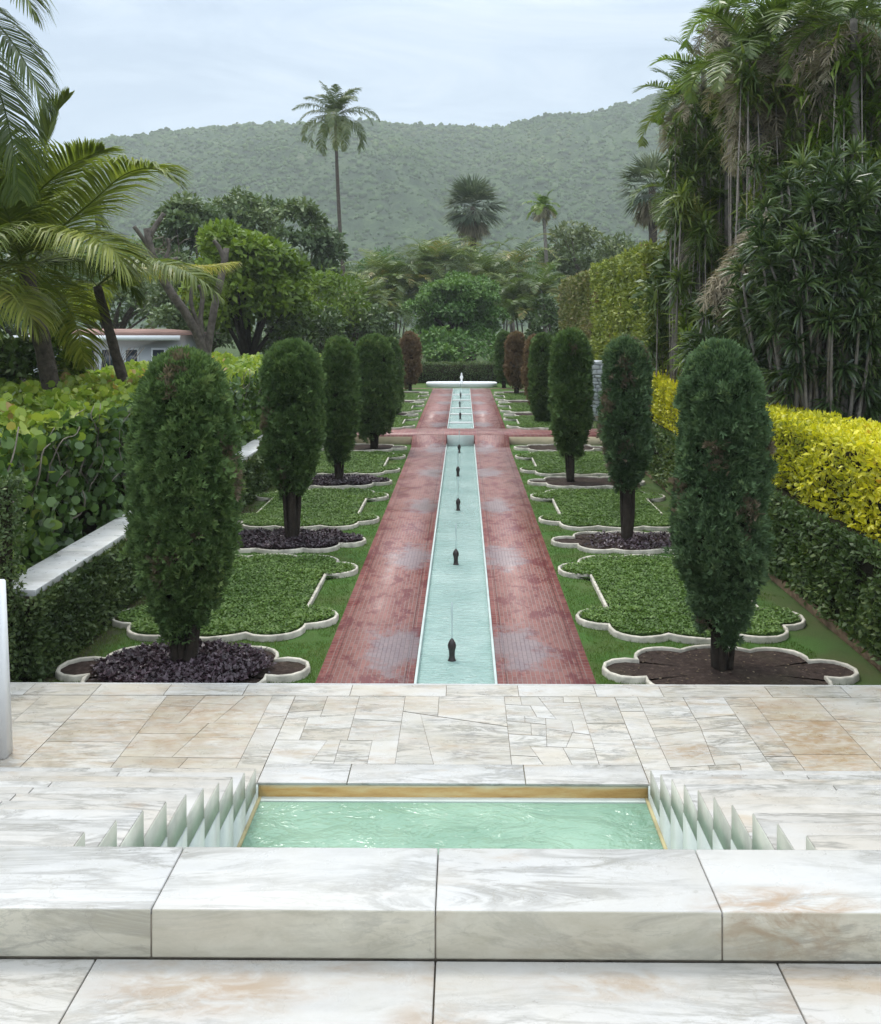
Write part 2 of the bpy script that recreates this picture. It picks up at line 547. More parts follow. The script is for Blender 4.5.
M['soil'] = mk_soil(); M['lawn'] = mk_lawn(); M['ground'] = mk_ground(); M['path'] = mk_path()
M['water'] = mk_water('channel_water', (0.25, 0.375, 0.335), (0.335, 0.455, 0.415), 6.0, 0.65, (1, 2.6, 1))
M['pool_water'] = mk_water('pool_water', (0.17, 0.285, 0.20), (0.25, 0.375, 0.275), 2.4, 0.95, (1, 1.7, 1))
M['hill'] = mk_hill()
M['kerb'] = plain('cream_kerb_stone', (0.47, 0.435, 0.36), 0.8, 0.25, 7, 0.36, 0.4, 0.01)
M['cream'] = plain('cream_render', (0.47, 0.40, 0.27), 0.8, 0.2, 2.0, 0.2)
M['bronze'] = plain('dark_bronze', (0.030, 0.020, 0.018), 0.4, 0.5, 20, 0.4)
M['rustic'] = plain('earth_footing', (0.20, 0.135, 0.085), 0.95, 0.1, 8, 0.4, 0.8, 0.02)
M['whitestone'] = plain('whitewashed_rubble', (0.56, 0.585, 0.60), 0.8, 0.2, 6, 0.18, 0.8, 0.02)
M['terracotta'] = plain('faded_red_roof', (0.25, 0.155, 0.125), 0.85, 0.2, 1.5, 0.25)
M['house_wall'] = plain('white_house_wall', (0.50, 0.515, 0.53), 0.8, 0.2, 1.0, 0.1)
M['glass'] = plain('dark_window', (0.04, 0.05, 0.06), 0.15, 0.6, 1, 0.2, 0.0)
M['bark'] = plain('grey_brown_bark', (0.095, 0.075, 0.058), 0.9, 0.2, 9, 0.45, 0.9, 0.03)
M['bark_mid'] = plain('weathered_bark', (0.135, 0.115, 0.098), 0.9, 0.2, 9, 0.45, 0.9, 0.03)
M['bark_dark'] = plain('dark_bark', (0.035, 0.027, 0.020), 0.9, 0.2, 9, 0.4, 0.9, 0.02)
M['bark_pale'] = plain('pale_grey_bark', (0.20, 0.175, 0.15), 0.9, 0.2, 7, 0.35, 0.9, 0.02)
M['vine'] = plain('grey_bare_stems', (0.21, 0.18, 0.145), 0.9, 0.2, 12, 0.3)
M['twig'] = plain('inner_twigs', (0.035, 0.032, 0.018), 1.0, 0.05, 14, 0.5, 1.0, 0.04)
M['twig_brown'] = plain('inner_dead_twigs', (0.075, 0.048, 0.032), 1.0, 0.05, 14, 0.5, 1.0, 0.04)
M['stubble'] = plain('cut_wood', (0.34, 0.22, 0.16), 0.9, 0.1, 8, 0.3)

M['cypress'] = leafmat('cypress_foliage', [(0.0, (0.042, 0.076, 0.027)), (0.4, (0.081, 0.137, 0.044)), (0.75, (0.137, 0.208, 0.068)), (0.88, (0.201, 0.258, 0.085)), (0.9, (0.137, 0.110, 0.071)), (1.0, (0.201, 0.158, 0.107))], 0.15, 0.7, 0.15)
M['cypress_blue'] = leafmat('bluish_cypress_foliage', [(0.0, (0.040, 0.070, 0.030)), (0.4, (0.075, 0.125, 0.056)), (0.75, (0.127, 0.194, 0.089)), (0.88, (0.188, 0.247, 0.099)), (0.9, (0.127, 0.103, 0.068)), (1.0, (0.192, 0.152, 0.104))], 0.15, 0.7, 0.15)
M['cypress_dead'] = leafmat('dying_cypress_foliage', [(0.0, (0.10, 0.064, 0.036)), (0.5, (0.20, 0.130, 0.074)), (0.8, (0.27, 0.185, 0.11)), (0.85, (0.08, 0.10, 0.04)), (1.0, (0.12, 0.135, 0.055))], 0.15, 0.8, 0.1)
M['boxleaf'] = leafmat('clipped_hedge_leaf', [(0.0, (0.029, 0.055, 0.016)), (0.6, (0.072, 0.112, 0.034)), (1.0, (0.163, 0.208, 0.072))], 0.2, 0.5, 0.35)
M['boxleaf_light'] = leafmat('clipped_vine_leaf', [(0.0, (0.036, 0.068, 0.018)), (0.6, (0.078, 0.124, 0.033)), (0.9, (0.163, 0.202, 0.057)), (1.0, (0.182, 0.130, 0.052))], 0.2, 0.5, 0.3)
M['yellow'] = leafmat('golden_leaf', [(0.0, (0.09, 0.14, 0.016)), (0.22, (0.24, 0.26, 0.016)), (0.55, (0.56, 0.53, 0.022)), (0.88, (0.74, 0.66, 0.035)), (1.0, (0.46, 0.27, 0.03))], 0.3, 0.45, 0.4)
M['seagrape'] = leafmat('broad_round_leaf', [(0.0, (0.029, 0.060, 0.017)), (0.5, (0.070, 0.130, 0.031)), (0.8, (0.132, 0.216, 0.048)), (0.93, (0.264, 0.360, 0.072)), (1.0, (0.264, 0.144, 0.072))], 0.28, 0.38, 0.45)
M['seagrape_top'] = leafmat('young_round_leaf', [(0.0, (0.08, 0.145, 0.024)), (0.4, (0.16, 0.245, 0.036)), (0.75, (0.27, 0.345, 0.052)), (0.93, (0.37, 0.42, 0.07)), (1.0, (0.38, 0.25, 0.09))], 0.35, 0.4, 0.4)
M['tallhedge_brown'] = leafmat('browned_hedge_leaf', [(0.0, (0.07, 0.095, 0.022)), (0.4, (0.14, 0.165, 0.042)), (0.62, (0.19, 0.175, 0.065)), (0.85, (0.25, 0.195, 0.10)), (1.0, (0.28, 0.31, 0.07))], 0.2, 0.6, 0.2)
M['tallhedge'] = leafmat('tall_hedge_leaf', [(0.0, (0.09, 0.125, 0.022)), (0.5, (0.20, 0.245, 0.044)), (0.8, (0.33, 0.355, 0.072)), (0.86, (0.17, 0.115, 0.065)), (1.0, (0.26, 0.17, 0.095))], 0.25, 0.5, 0.3)
M['blade'] = leafmat('grass_blade', [(0.0, (0.045, 0.085, 0.014)), (0.5, (0.085, 0.150, 0.026)), (0.85, (0.135, 0.200, 0.042)), (1.0, (0.20, 0.19, 0.075))], 0.3, 0.6, 0.15)
M['scrub'] = leafmat('hill_scrub', [(0.0, (0.045, 0.084, 0.024)), (0.5, (0.068, 0.118, 0.034)), (0.85, (0.098, 0.152, 0.046)), (1.0, (0.15, 0.18, 0.075))], 0.0, 0.9, 0.05)
M['litter'] = leafmat('dry_litter', [(0.0, (0.05, 0.035, 0.025)), (0.6, (0.12, 0.09, 0.06)), (1.0, (0.26, 0.21, 0.15))], 0.05, 0.8, 0.1)
M['cover'] = leafmat('ground_cover_leaf', [(0.0, (0.046, 0.090, 0.015)), (0.5, (0.095, 0.172, 0.032)), (1.0, (0.175, 0.260, 0.062))], 0.25, 0.5, 0.3)
M['purple'] = leafmat('purple_leaf', [(0.0, (0.012, 0.007, 0.009)), (0.5, (0.034, 0.018, 0.024)), (0.85, (0.075, 0.045, 0.058)), (1.0, (0.15, 0.11, 0.13))], 0.1, 0.4, 0.45)
M['coco'] = leafmat('coconut_leaflet', [(0.0, (0.07, 0.105, 0.020)), (0.5, (0.18, 0.22, 0.042)), (0.85, (0.31, 0.325, 0.068)), (1.0, (0.40, 0.34, 0.085))], 0.35, 0.42, 0.25)
M['coco_far'] = leafmat('far_palm_leaflet', [(0.0, (0.048, 0.077, 0.022)), (0.6, (0.106, 0.142, 0.041)), (0.9, (0.204, 0.216, 0.066)), (1.0, (0.336, 0.264, 0.108))], 0.25, 0.4, 0.4)
M['rachis'] = plain('frond_midrib', (0.26, 0.25, 0.08), 0.5, 0.3, 5, 0.2)
M['areca'] = leafmat('areca_leaflet', [(0.0, (0.045, 0.080, 0.018)), (0.5, (0.105, 0.155, 0.034)), (0.85, (0.19, 0.225, 0.052)), (1.0, (0.33, 0.235, 0.075))], 0.3, 0.4, 0.4)
M['dead'] = leafmat('dead_frond', [(0.0, (0.15, 0.120, 0.078)), (0.5, (0.32, 0.272, 0.19)), (1.0, (0.52, 0.46, 0.35))], 0.2, 0.8, 0.15)
M['fan'] = leafmat('fan_palm_blade', [(0.0, (0.045, 0.070, 0.042)), (0.6, (0.105, 0.138, 0.088)), (1.0, (0.24, 0.26, 0.18))], 0.2, 0.45, 0.4)
M['brightpalm'] = leafmat('bright_palm_leaflet', [(0.0, (0.06, 0.11, 0.018)), (0.5, (0.145, 0.225, 0.032)), (1.0, (0.30, 0.36, 0.065))], 0.4, 0.35, 0.5)
M['strap'] = leafmat('strap_leaf', [(0.0, (0.024, 0.045, 0.014)), (0.5, (0.062, 0.102, 0.030)), (0.85, (0.135, 0.180, 0.056)), (1.0, (0.29, 0.32, 0.12))], 0.2, 0.32, 0.55)
M['greentree'] = leafmat('mid_green_leaf', [(0.0, (0.050, 0.088, 0.011)), (0.5, (0.116, 0.182, 0.022)), (0.9, (0.220, 0.292, 0.040)), (1.0, (0.308, 0.308, 0.066))], 0.3, 0.5, 0.3)
M['darktree'] = leafmat('dark_green_leaf', [(0.0, (0.029, 0.072, 0.017)), (0.5, (0.078, 0.162, 0.036)), (1.0, (0.180, 0.288, 0.067))], 0.2, 0.5, 0.3)
M['bluetree'] = leafmat('grey_green_leaf', [(0.0, (0.050, 0.084, 0.034)), (0.5, (0.110, 0.158, 0.062)), (1.0, (0.216, 0.258, 0.108))], 0.2, 0.5, 0.3)
M['paletree'] = leafmat('pale_blossom_leaf', [(0.0, (0.060, 0.088, 0.030)), (0.6, (0.115, 0.150, 0.060)), (0.9, (0.21, 0.235, 0.11)), (1.0, (0.46, 0.42, 0.29))], 0.2, 0.5, 0.3)
M['understory'] = leafmat('understory_leaf', [(0.0, (0.032, 0.059, 0.018)), (0.6, (0.081, 0.128, 0.035)), (1.0, (0.182, 0.223, 0.068))], 0.2, 0.45, 0.35)

# ------------------------------------------------------------------ leaf templates (x side, y along, z up)
LEAF = (np.array([(0, 0, 0), (0.26, 0.45, 0.06), (0, 1, -0.05), (-0.26, 0.45, 0.06)]), np.array([(0, 1, 2, 3)]))
_a = np.arange(7) * 2 * PI / 7 + 0.2
ROUND = (np.stack([0.5 * np.sin(_a), 0.5 - 0.5 * np.cos(_a), 0.05 * np.cos(2 * _a)], 1), np.array([tuple(range(7))]))


def spray_template(seed, blades=7, width=0.10):
    rng = np.random.default_rng(seed)
    vs, fs = [], []
    for b in range(blades):
        a = (b / (blades - 1) - 0.5) * 1.7 + rng.uniform(-.15, .15)
        L = rng.uniform(0.65, 1.0) * (1 - 0.25 * abs(a))
        lift = rng.uniform(-0.35, 0.35)
        d = np.array([math.sin(a), math.cos(a), lift]); s = np.array([math.cos(a), -math.sin(a), rng.uniform(-.5, .5)]) * width
        st = d * rng.uniform(0, 0.2)
        n = len(vs)
        vs += [st, st + d * L * 0.5 + s, st + d * L, st + d * L * 0.5 - s]
        fs.append((n, n + 1, n + 2, n + 3))
    return np.array(vs), np.array(fs)


SPRAY = spray_template(3)
SPRAY2 = spray_template(8, 6, 0.13)


# ------------------------------------------------------------------ vegetation builders
def tree_crown(clumps, n, leaf, seed, tpl=LEAF, updir=0.35, hollow=0.72, flat=1.0):
    """leaves on the shells of many clumps: centres (K,3), radii (K,)"""
    g = Geo()
    cen = np.array([c[:3] for c in clumps]); rad = np.array([c[3] for c in clumps])
    w = rad ** 2; w = w / w.sum()
    idx = RNG.choice(len(clumps), n, p=w)
    u = unit(n)
    u[:, 2] = np.where(u[:, 2] < -0.35, -u[:, 2] * 0.6, u[:, 2])
    rr = RNG.uniform(hollow, 1.06, n) * rad[idx]
    pos = cen[idx] + u * rr[:, None] * np.array([1, 1, flat])
    lump = vnoise(pos, 1.1 / max(leaf * 3.2, 0.2), seed)
    keep = lump > 0.24
    pos, u, idx, lump = pos[keep], u[keep], idx[keep], lump[keep]
    m = len(pos)
    d = u * 0.7 + unit(m) * 0.75 + np.array([0, 0, -0.15])
    nrm = u * 0.5 + np.array([0, 0, updir]) + unit(m) * 0.5
    tint = np.clip(0.30 * RNG.random(m) + 0.55 * vnoise(pos, 0.5 / leaf * 0.12, seed + 5) + 0.30 * (RNG.random(len(clumps))[idx]) - 0.05, 0, 1)
    g.scatter(tpl[0], tpl[1], pos, d, nrm, leaf * RNG.uniform(0.7, 1.35, m), tint)
    return g


def limbs(base, clumps, r0, seed, k=9, fork=0.4):
    """tapered trunk that forks towards the clumps"""
    rng = np.random.default_rng(seed)
    g = Geo()
    base = np.array(base, float)
    cen = np.array([c[:3] for c in clumps])
    top = cen.mean(0)
    f = base + (top - base) * fork + np.array([rng.uniform(-.2, .2), rng.uniform(-.2, .2), 0]) * r0 * 3
    mid = (base + f) / 2 + np.array([rng.uniform(-1, 1), rng.uniform(-1, 1), 0]) * r0 * 0.7
    g.tube([base, base * 0.9 + mid * 0.1, mid, f], [r0 * 1.35, r0 * 1.08, r0 * 0.95, r0 * 0.85], 9, wob=0.08)
    for i in rng.permutation(len(cen))[:k]:
        c = cen[i]
        m1 = f + (c - f) * 0.45 + np.array([0, 0, 0.12 * np.linalg.norm(c - f)]) + rng.normal(size=3) * 0.06 * np.linalg.norm(c - f)
        g.tube([f - (f - mid) * 0.15, m1, c], [r0 * 0.55, r0 * 0.32, r0 * 0.1], 6, wob=0.08)
    return g


def ell_clumps(c, r, k, cr, seed, lo=-0.85):
    rng = np.random.default_rng(seed)
    out = []
    while len(out) < k:
        u = rng.normal(size=3); u /= np.linalg.norm(u)
        if u[2] < lo: continue
        s = rng.uniform(0.45, 1.0) ** 0.6
        out.append((c[0] + u[0] * r[0] * s, c[1] + u[1] * r[1] * s, c[2] + u[2] * r[2] * s, cr * rng.uniform(0.65, 1.25)))
    return out


def broadleaf(name, label, cat, px, py, Y, w, h, base_z, mat, n, leaf, k=26, seed=1, bark='bark', group=None, cr=0.34, r0=None, updir=0.35, depth=1.0, flat=0.85, trunk_px=None):
    """broad-leaved tree whose crown covers w x h pixels about (px, py) at Y metres"""
    c = P(px, py, Y)
    s = Y / FPX
    r = np.array([w / 2 * s, w / 2 * s * depth, h / 2 * s])
    cl = ell_clumps(c, r * 0.78, k, cr * min(r[0], r[2] * 1.3), seed)
    bx = P(trunk_px, py, Y)[0] if trunk_px else c[0]
    t = thing(name, label, cat, group, (bx, Y, base_z))
    L = np.array((bx, Y, base_z))
    tree_crown(cl, n, leaf, seed, updir=updir, flat=flat).build('crown', mat, t, loc=L)
    limbs((bx, Y, base_z - 0.1), cl, r0 or 0.07 * r[0] + 0.06, seed).build('trunk', M[bark], t, True, loc=L)
    return t


def curve_pts(ctrl, n):
    """smooth polyline through control points"""
    ctrl = np.asarray(ctrl, float)
    k = len(ctrl)
    t = np.linspace(0, k - 1, n)
    out = []
    for x in t:
        i = min(int(x), k - 2); f = x - i
        p0 = ctrl[max(i - 1, 0)]; p1 = ctrl[i]; p2 = ctrl[i + 1]; p3 = ctrl[min(i + 2, k - 1)]
        out.append(0.5 * ((2 * p1) + (-p0 + p2) * f + (2 * p0 - 5 * p1 + 4 * p2 - p3) * f * f + (-p0 + 3 * p1 - 3 * p2 + p3) * f ** 3))
    return np.array(out)


def frond_geo(g, rach, nl, ll, lw, droop=0.6, fwd=0.55, vee=0.25, start=0.12, tint=0.5, jit=0.15, seg=3, rr=0.016, ribg=None, shape=None):
    """pinnate frond: midrib polyline + leaflets on both sides that bend down"""
    pts = curve_pts(rach, 26)
    ribg = ribg or g
    ribg.tube(pts, np.linspace(rr, rr * 0.25, len(pts)), 5, tint=tint, cap=False)
    tt = np.linspace(start, 0.995, nl)
    idx = tt * (len(pts) - 1)
    i0 = np.minimum(idx.astype(int), len(pts) - 2)
    f = (idx - i0)[:, None]
    base = pts[i0] * (1 - f) + pts[i0 + 1] * f
    tan = pts[i0 + 1] - pts[i0]
    tan /= np.linalg.norm(tan, axis=1)[:, None]
    up = np.array([0, 0, 1.0])
    side = np.cross(tan, up)
    sl = np.linalg.norm(side, axis=1)[:, None]
    side = np.where(sl > 0.12, side / (sl + 1e-9), np.array([1.0, 0, 0]))
    top = np.cross(side, tan)
    env = np.sin(np.clip(tt * 0.93 + 0.09, 0, 1) * PI) ** 0.55 if shape is None else shape(tt)
    for sgn in (-1, 1):
        fw = fwd + 0.7 * (tt[:, None] ** 3)
        d = side * sgn + tan * fw + top * vee + unit(nl) * jit
        d /= np.linalg.norm(d, axis=1)[:, None]
        L = ll * env * RNG.uniform(0.85, 1.1, nl)
        ps = [base]
        cur = d.copy()
        for s in range(seg):
            ps.append(ps[-1] + cur * (L / seg)[:, None])
            cur = cur + np.array([0, 0, -droop]) * (0.5 + s * 0.5) * RNG.uniform(0.7, 1.3, (nl, 1))
            cur /= np.linalg.norm(cur, axis=1)[:, None]
        wd = np.cross(d, top + unit(nl) * 0.4)
        wd /= np.linalg.norm(wd, axis=1)[:, None] + 1e-9
        prof = [0.55, 1.0, 0.75, 0.06] if seg == 3 else [0.7, 1.0, 0.08]
        vs = np.stack([np.stack([ps[s] - wd * lw * prof[s] * 0.5, ps[s] + wd * lw * prof[s] * 0.5], 1) for s in range(seg + 1)], 1)
        vs = vs.reshape(nl, -1, 3)
        nv = vs.shape[1]
        fs = np.array([(2 * s, 2 * s + 1, 2 * s + 3, 2 * s + 2) for s in range(seg)])
        fs = (fs[None] + (np.arange(nl) * nv)[:, None, None]).reshape(-1, 4)
        tn = np.clip(tint + RNG.uniform(-0.18, 0.18, nl), 0, 1)
        g.add(vs.reshape(-1, 3), fs, np.repeat(tn, nv))


def arch(c, az, el, L, drop, n=5):
    """midrib control points: leaves c at elevation el and arches over"""
    c = np.asarray(c, float)
    p = [c]; e = el
    for i in range(n):
        step = L / n
        p.append(p[-1] + step * np.array([math.cos(az) * math.cos(e), math.sin(az) * math.cos(e), math.sin(e)]))
        e -= drop / n * (0.6 + 0.25 * i)
    return p


def palm(name, label, cat, base, crown, n, L, mat, group=None, nl=34, ll=0.7, lw=0.045, r0=0.14, seed=1, droop=0.6, skirt=0, el0=1.25, el1=-0.5, drop=1.3, custom=None, only=None, seg=3, bend=0.3, trunk='bark', parts=True, dead=0):
    rng = np.random.default_rng(seed)
    base = np.array(base, float); crown = np.array(crown, float)
    t = thing(name, label, cat, group, base)
    g = Geo()
    mid = (base + crown) / 2 + np.array([bend, 0, 0])
    tp = curve_pts([base, mid, crown], 22)
    rad = np.linspace(r0 * 1.15, r0 * 0.72, 22); rad[0] *= 1.35; rad[1:3] *= 1.1
    rad = rad * (1 + 0.05 * np.sin(np.arange(22) * 2.6))
    g.tube(tp, rad, 10, wob=0.05)
    g.build('trunk', M[trunk], t, True, loc=base)
    whole = Geo()
    for i in range(n):
        az = i * 2.39996 + rng.uniform(-.3, .3)
        if only is not None and not only(az): continue
        k = (i + 0.5) / n
        el = el0 + (el1 - el0) * k + rng.uniform(-.12, .12)
        fr = arch(crown, az, el, L * rng.uniform(0.82, 1.08) * (0.75 + 0.25 * min(1, k * 3)), drop * rng.uniform(0.8, 1.2) * (0.55 + 0.6 * (1 - abs(el))))
        g = Geo() if parts else whole
        frond_geo(g, fr, nl, ll, lw, droop, tint=float(np.clip(0.3 + 0.45 * (k - 0.2) + rng.uniform(-.12, .12), 0, 0.95)), seg=seg, rr=max(0.012, r0 * 0.12))
        if parts: g.build('frond', mat, t, loc=base)
    for cu in (custom or []):
        g = Geo()
        frond_geo(g, cu['r'], cu.get('nl', 60), cu.get('ll', 0.8), cu.get('lw', lw), cu.get('droop', 0.5), tint=cu.get('tint', 0.5), vee=cu.get('vee', 0.25), fwd=cu.get('fwd', 0.55), jit=cu.get('jit', 0.09), rr=cu.get('rr', 0.022), start=cu.get('start', 0.1))
        g.build('frond', mat, t, loc=base)
    if not parts: whole.build('fronds', mat, t, loc=base)
    if skirt:
        g = Geo()
        for i in range(skirt):
            az = rng.uniform(0, 2 * PI)
            c = crown - np.array([0, 0, rng.uniform(0, 0.5) * L * 0.6])
            fr = arch(c, az, rng.uniform(-0.9, -0.2), L * rng.uniform(0.5, 0.9), rng.uniform(0.8, 1.6))
            frond_geo(g, fr, int(nl * 0.9), ll * 0.85, lw * 0.6, 1.2, tint=float(rng.uniform(0.2, 0.8)), jit=0.45, seg=seg, rr=0.012)
        g.build('dead_fronds', M['dead'], t, loc=base)
    return t


def fan_geo(g, c, az, el, petiole, Rb, nb=22, tint=0.5, droop=0.35, spread=2.5):
    """one palmate leaf on its stalk"""
    c = np.asarray(c, float)
    d = np.array([math.cos(az) * math.cos(el), math.sin(az) * math.cos(el), math.sin(el)])
    e = c + d * petiole + np.array([0, 0, -0.12 * petiole])
    g.tube([c, (c + e) / 2 + np.array([0, 0, 0.05 * petiole]), e], [0.02, 0.016, 0.012], 4, tint=tint, cap=False)
    s = np.cross(d, [0, 0, 1.0]); s /= np.linalg.norm(s) + 1e-9
    a = np.linspace(-spread / 2, spread / 2, nb)
    dirs = np.cos(a)[:, None] * d + np.sin(a)[:, None] * s + RNG.normal(size=(nb, 3)) * 0.05
    dirs /= np.linalg.norm(dirs, axis=1)[:, None]
    Lb = Rb * (0.75 + 0.25 * np.cos(a)) * RNG.uniform(0.9, 1.05, nb)
    wv = np.cross(dirs, np.cross(s, d)); wv /= np.linalg.norm(wv, axis=1)[:, None]
    wmax = Rb * spread / nb * 0.62
    m = e + dirs * (Lb * 0.55)[:, None]
    t2 = dirs + np.array([0, 0, -droop]) * RNG.uniform(0.6, 1.6, (nb, 1)); t2 /= np.linalg.norm(t2, axis=1)[:, None]
    tip = m + t2 * (Lb * 0.45)[:, None]
    vs = np.stack([np.repeat(e[None], nb, 0), m - wv * wmax * 0.5, tip, m + wv * wmax * 0.5], 1)
    fs = (np.array([[0, 1, 2, 3]])[None] + (np.arange(nb) * 4)[:, None, None]).reshape(-1, 4)
    g.add(vs.reshape(-1, 3), fs, np.repeat(np.clip(tint + RNG.uniform(-.15, .15, nb), 0, 1), 4))


def fan_palm(name, label, base, crown, n, petiole, Rb, seed=1, skirt=10, r0=0.16, group=None, mat='fan', nb=20, low=-0.7):
    rng = np.random.default_rng(seed)
    base = np.array(base, float); crown = np.array(crown, float)
    t = thing(name, label, 'palm', group, base)
    Geo().tube(curve_pts([base, (base + crown) / 2, crown], 14), np.linspace(r0, r0 * 0.8, 14), 9, wob=0.08).build('trunk', M['bark'], t, True, loc=base)
    g = Geo()
    for i in range(n):
        az = i * 2.39996 + rng.uniform(-.2, .2)
        el = 1.35 + (low - 1.35) * ((i + .5) / n) + rng.uniform(-.1, .1)
        fan_geo(g, crown, az, el, petiole * rng.uniform(.8, 1.1), Rb * rng.uniform(.85, 1.1), nb, tint=float(rng.uniform(.25, .85)))
    g.build('crown', M[mat], t, loc=base)
    if skirt:
        g = Geo()
        for i in range(skirt):
            fan_geo(g, crown - np.array([0, 0, rng.uniform(0.1, 0.7) * petiole]), rng.uniform(0, 2 * PI), rng.uniform(-1.35, -0.8), petiole * .7, Rb * .9, 14, tint=float(rng.uniform(.1, .7)), droop=0.8, spread=1.6)
        g.build('dead_fronds', M['dead'], t, loc=base)
    return t


def cypress(name, label, x, y, z0, zf, z1, rad, mat, seed, n=9000, leaf=0.11, group=None, core='twig', dead=0.1, holes=0.25, stems=5, taper=0.82, lean=0.0, round_top=0.20, lump=0.3, foot=0.32):
    """clipped columnar cypress: z0 ground, zf lowest foliage, z1 top"""
    rng = np.random.default_rng(seed)
    t = thing(name, label, 'tree', group, (x, y, z0))
    L = np.array((x, y, z0))
    H = z1 - zf

    def prof(k):
        lowr = foot + (1 - foot) * np.clip(k / 0.30, 0, 1) ** 0.8
        tp = np.sqrt(np.clip(1 - (np.clip((k - (1 - round_top)) / round_top, 0, 1)) ** 2.3, 0, 1))
        up = 1 - (1 - taper) * np.clip((k - 0.45) / 0.55, 0, 1)
        return lowr * tp * up

    def field(th, k):
        q = np.stack([np.cos(th) * 1.1, np.sin(th) * 1.1, k * H * 1.5], 1) + seed * 3.1
        lum = vnoise(q, 2.2, seed) * 0.55 + vnoise(q, 5.0, seed + 1) * 0.45
        hol = vnoise(q, 1.7, seed + 2) * 0.6 + vnoise(q, 4.5, seed + 7) * 0.4
        return q, lum, hol
    # foliage grows in tufts: each tuft is a bunch of small sprays
    per = 13
    nt = n // per
    k = rng.random(nt) ** 0.86
    th = rng.uniform(0, 2 * PI, nt)
    q, lum, hol = field(th, k)
    sink = np.clip((holes - hol) * 5, 0, 1)
    big = vnoise(q, 0.9, seed + 12)
    depth = 1.03 - lump * (1 - lum) - sink * 0.42 - 0.42 * np.clip(0.58 - big, 0, 1)
    stray = rng.random(nt) < 0.035
    depth = np.where(stray, depth * rng.uniform(1.05, 1.16, nt), depth)
    rr = rad * prof(k) * depth * rng.uniform(0.84, 1.03, nt)
    dome = np.clip((k - (1 - round_top)) / round_top, 0, 1)
    ragged = (vnoise(np.stack([np.cos(th), np.sin(th), np.zeros(nt)], 1), 2.6, seed + 4) - 0.45) * 0.5 * np.clip(1 - k * 5, 0, 1)
    cen = np.stack([x + np.cos(th) * rr + lean * k * H, y + np.sin(th) * rr, zf + k * H + ragged], 1)
    outw = np.stack([np.cos(th), np.sin(th), 0.30 + dome * 1.3], 1)
    outw /= np.linalg.norm(outw, axis=1)[:, None]
    tsize = leaf * 1.05 * rng.uniform(0.7, 1.3, nt)
    dn = vnoise(q, 1.3, seed + 9)
    deadt = (dn < dead * (0.6 + 0.8 * (hol < holes + .12)))
    ttint = 0.10 + 0.30 * rng.random(nt) + 0.36 * lum + 0.10 * dome
    idx = np.repeat(np.arange(nt), per)
    m = len(idx)
    u = unit(m) + outw[idx] * 0.55 + np.array([0, 0, 0.35])
    u /= np.linalg.norm(u, axis=1)[:, None]
    pos = cen[idx] + u * tsize[idx][:, None] * rng.uniform(0.25, 0.9, m)[:, None]
    d = u * 0.8 + outw[idx] * 0.35 + np.array([0, 0, 0.35]) + unit(m) * 0.35
    nrm = unit(m) + outw[idx] * 0.3
    tint = np.clip(ttint[idx] + rng.uniform(-0.10, 0.22, m), 0, 0.87)
    dd = deadt[idx] & (rng.random(m) < 0.8)
    tint = np.where(dd, rng.uniform(0.9, 1.0, m), tint)
    g = Geo()
    half = m // 2
    for a, b, T in ((0, half, SPRAY), (half, m, SPRAY2)):
        g.scatter(T[0], T[1], pos[a:b], d[a:b], nrm[a:b], leaf * rng.uniform(0.6, 1.25, b - a), tint[a:b])
    crown = g.build('crown', mat, t, loc=L)
    # the twiggy inside of the crown
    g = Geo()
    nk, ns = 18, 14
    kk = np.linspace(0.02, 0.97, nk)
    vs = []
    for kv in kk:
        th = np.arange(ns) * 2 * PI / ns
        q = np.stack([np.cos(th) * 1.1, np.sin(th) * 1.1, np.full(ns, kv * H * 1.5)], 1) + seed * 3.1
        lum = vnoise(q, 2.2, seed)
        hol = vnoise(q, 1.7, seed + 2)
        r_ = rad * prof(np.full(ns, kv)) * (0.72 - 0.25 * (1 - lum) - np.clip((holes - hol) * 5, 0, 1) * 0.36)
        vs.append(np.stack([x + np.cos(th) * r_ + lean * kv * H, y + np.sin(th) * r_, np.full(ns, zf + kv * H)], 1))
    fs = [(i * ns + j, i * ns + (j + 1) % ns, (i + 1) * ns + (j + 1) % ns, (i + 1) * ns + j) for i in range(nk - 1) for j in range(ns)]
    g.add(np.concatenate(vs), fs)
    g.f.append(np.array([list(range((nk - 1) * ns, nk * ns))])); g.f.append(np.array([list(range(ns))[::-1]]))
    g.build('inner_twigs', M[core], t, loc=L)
    g = Geo()
    for s in range(stems):
        a = rng.uniform(0, 2 * PI); r1 = 0.16 * rad if s else 0
        b = (x + math.cos(a) * r1, y + math.sin(a) * r1, z0 - 0.03)
        e = (x + math.cos(a) * rad * 0.35, y + math.sin(a) * rad * 0.35, zf + 0.25 * H)
        if s == 0: e = (x + lean * H * .5, y, zf + 0.5 * H)
        w = (0.075 if s == 0 else rng.uniform(0.025, 0.045)) * (rad / 0.5) ** 0.5
        g.tube(curve_pts([b, (np.array(b) * 0.6 + np.array(e) * 0.4) + rng.normal(size=3) * 0.02, e], 8), np.linspace(w * 1.15, w * 0.6, 8), 7, wob=0.1)
    g.build('trunk', M['bark_dark'], t, True, loc=L)
    return t


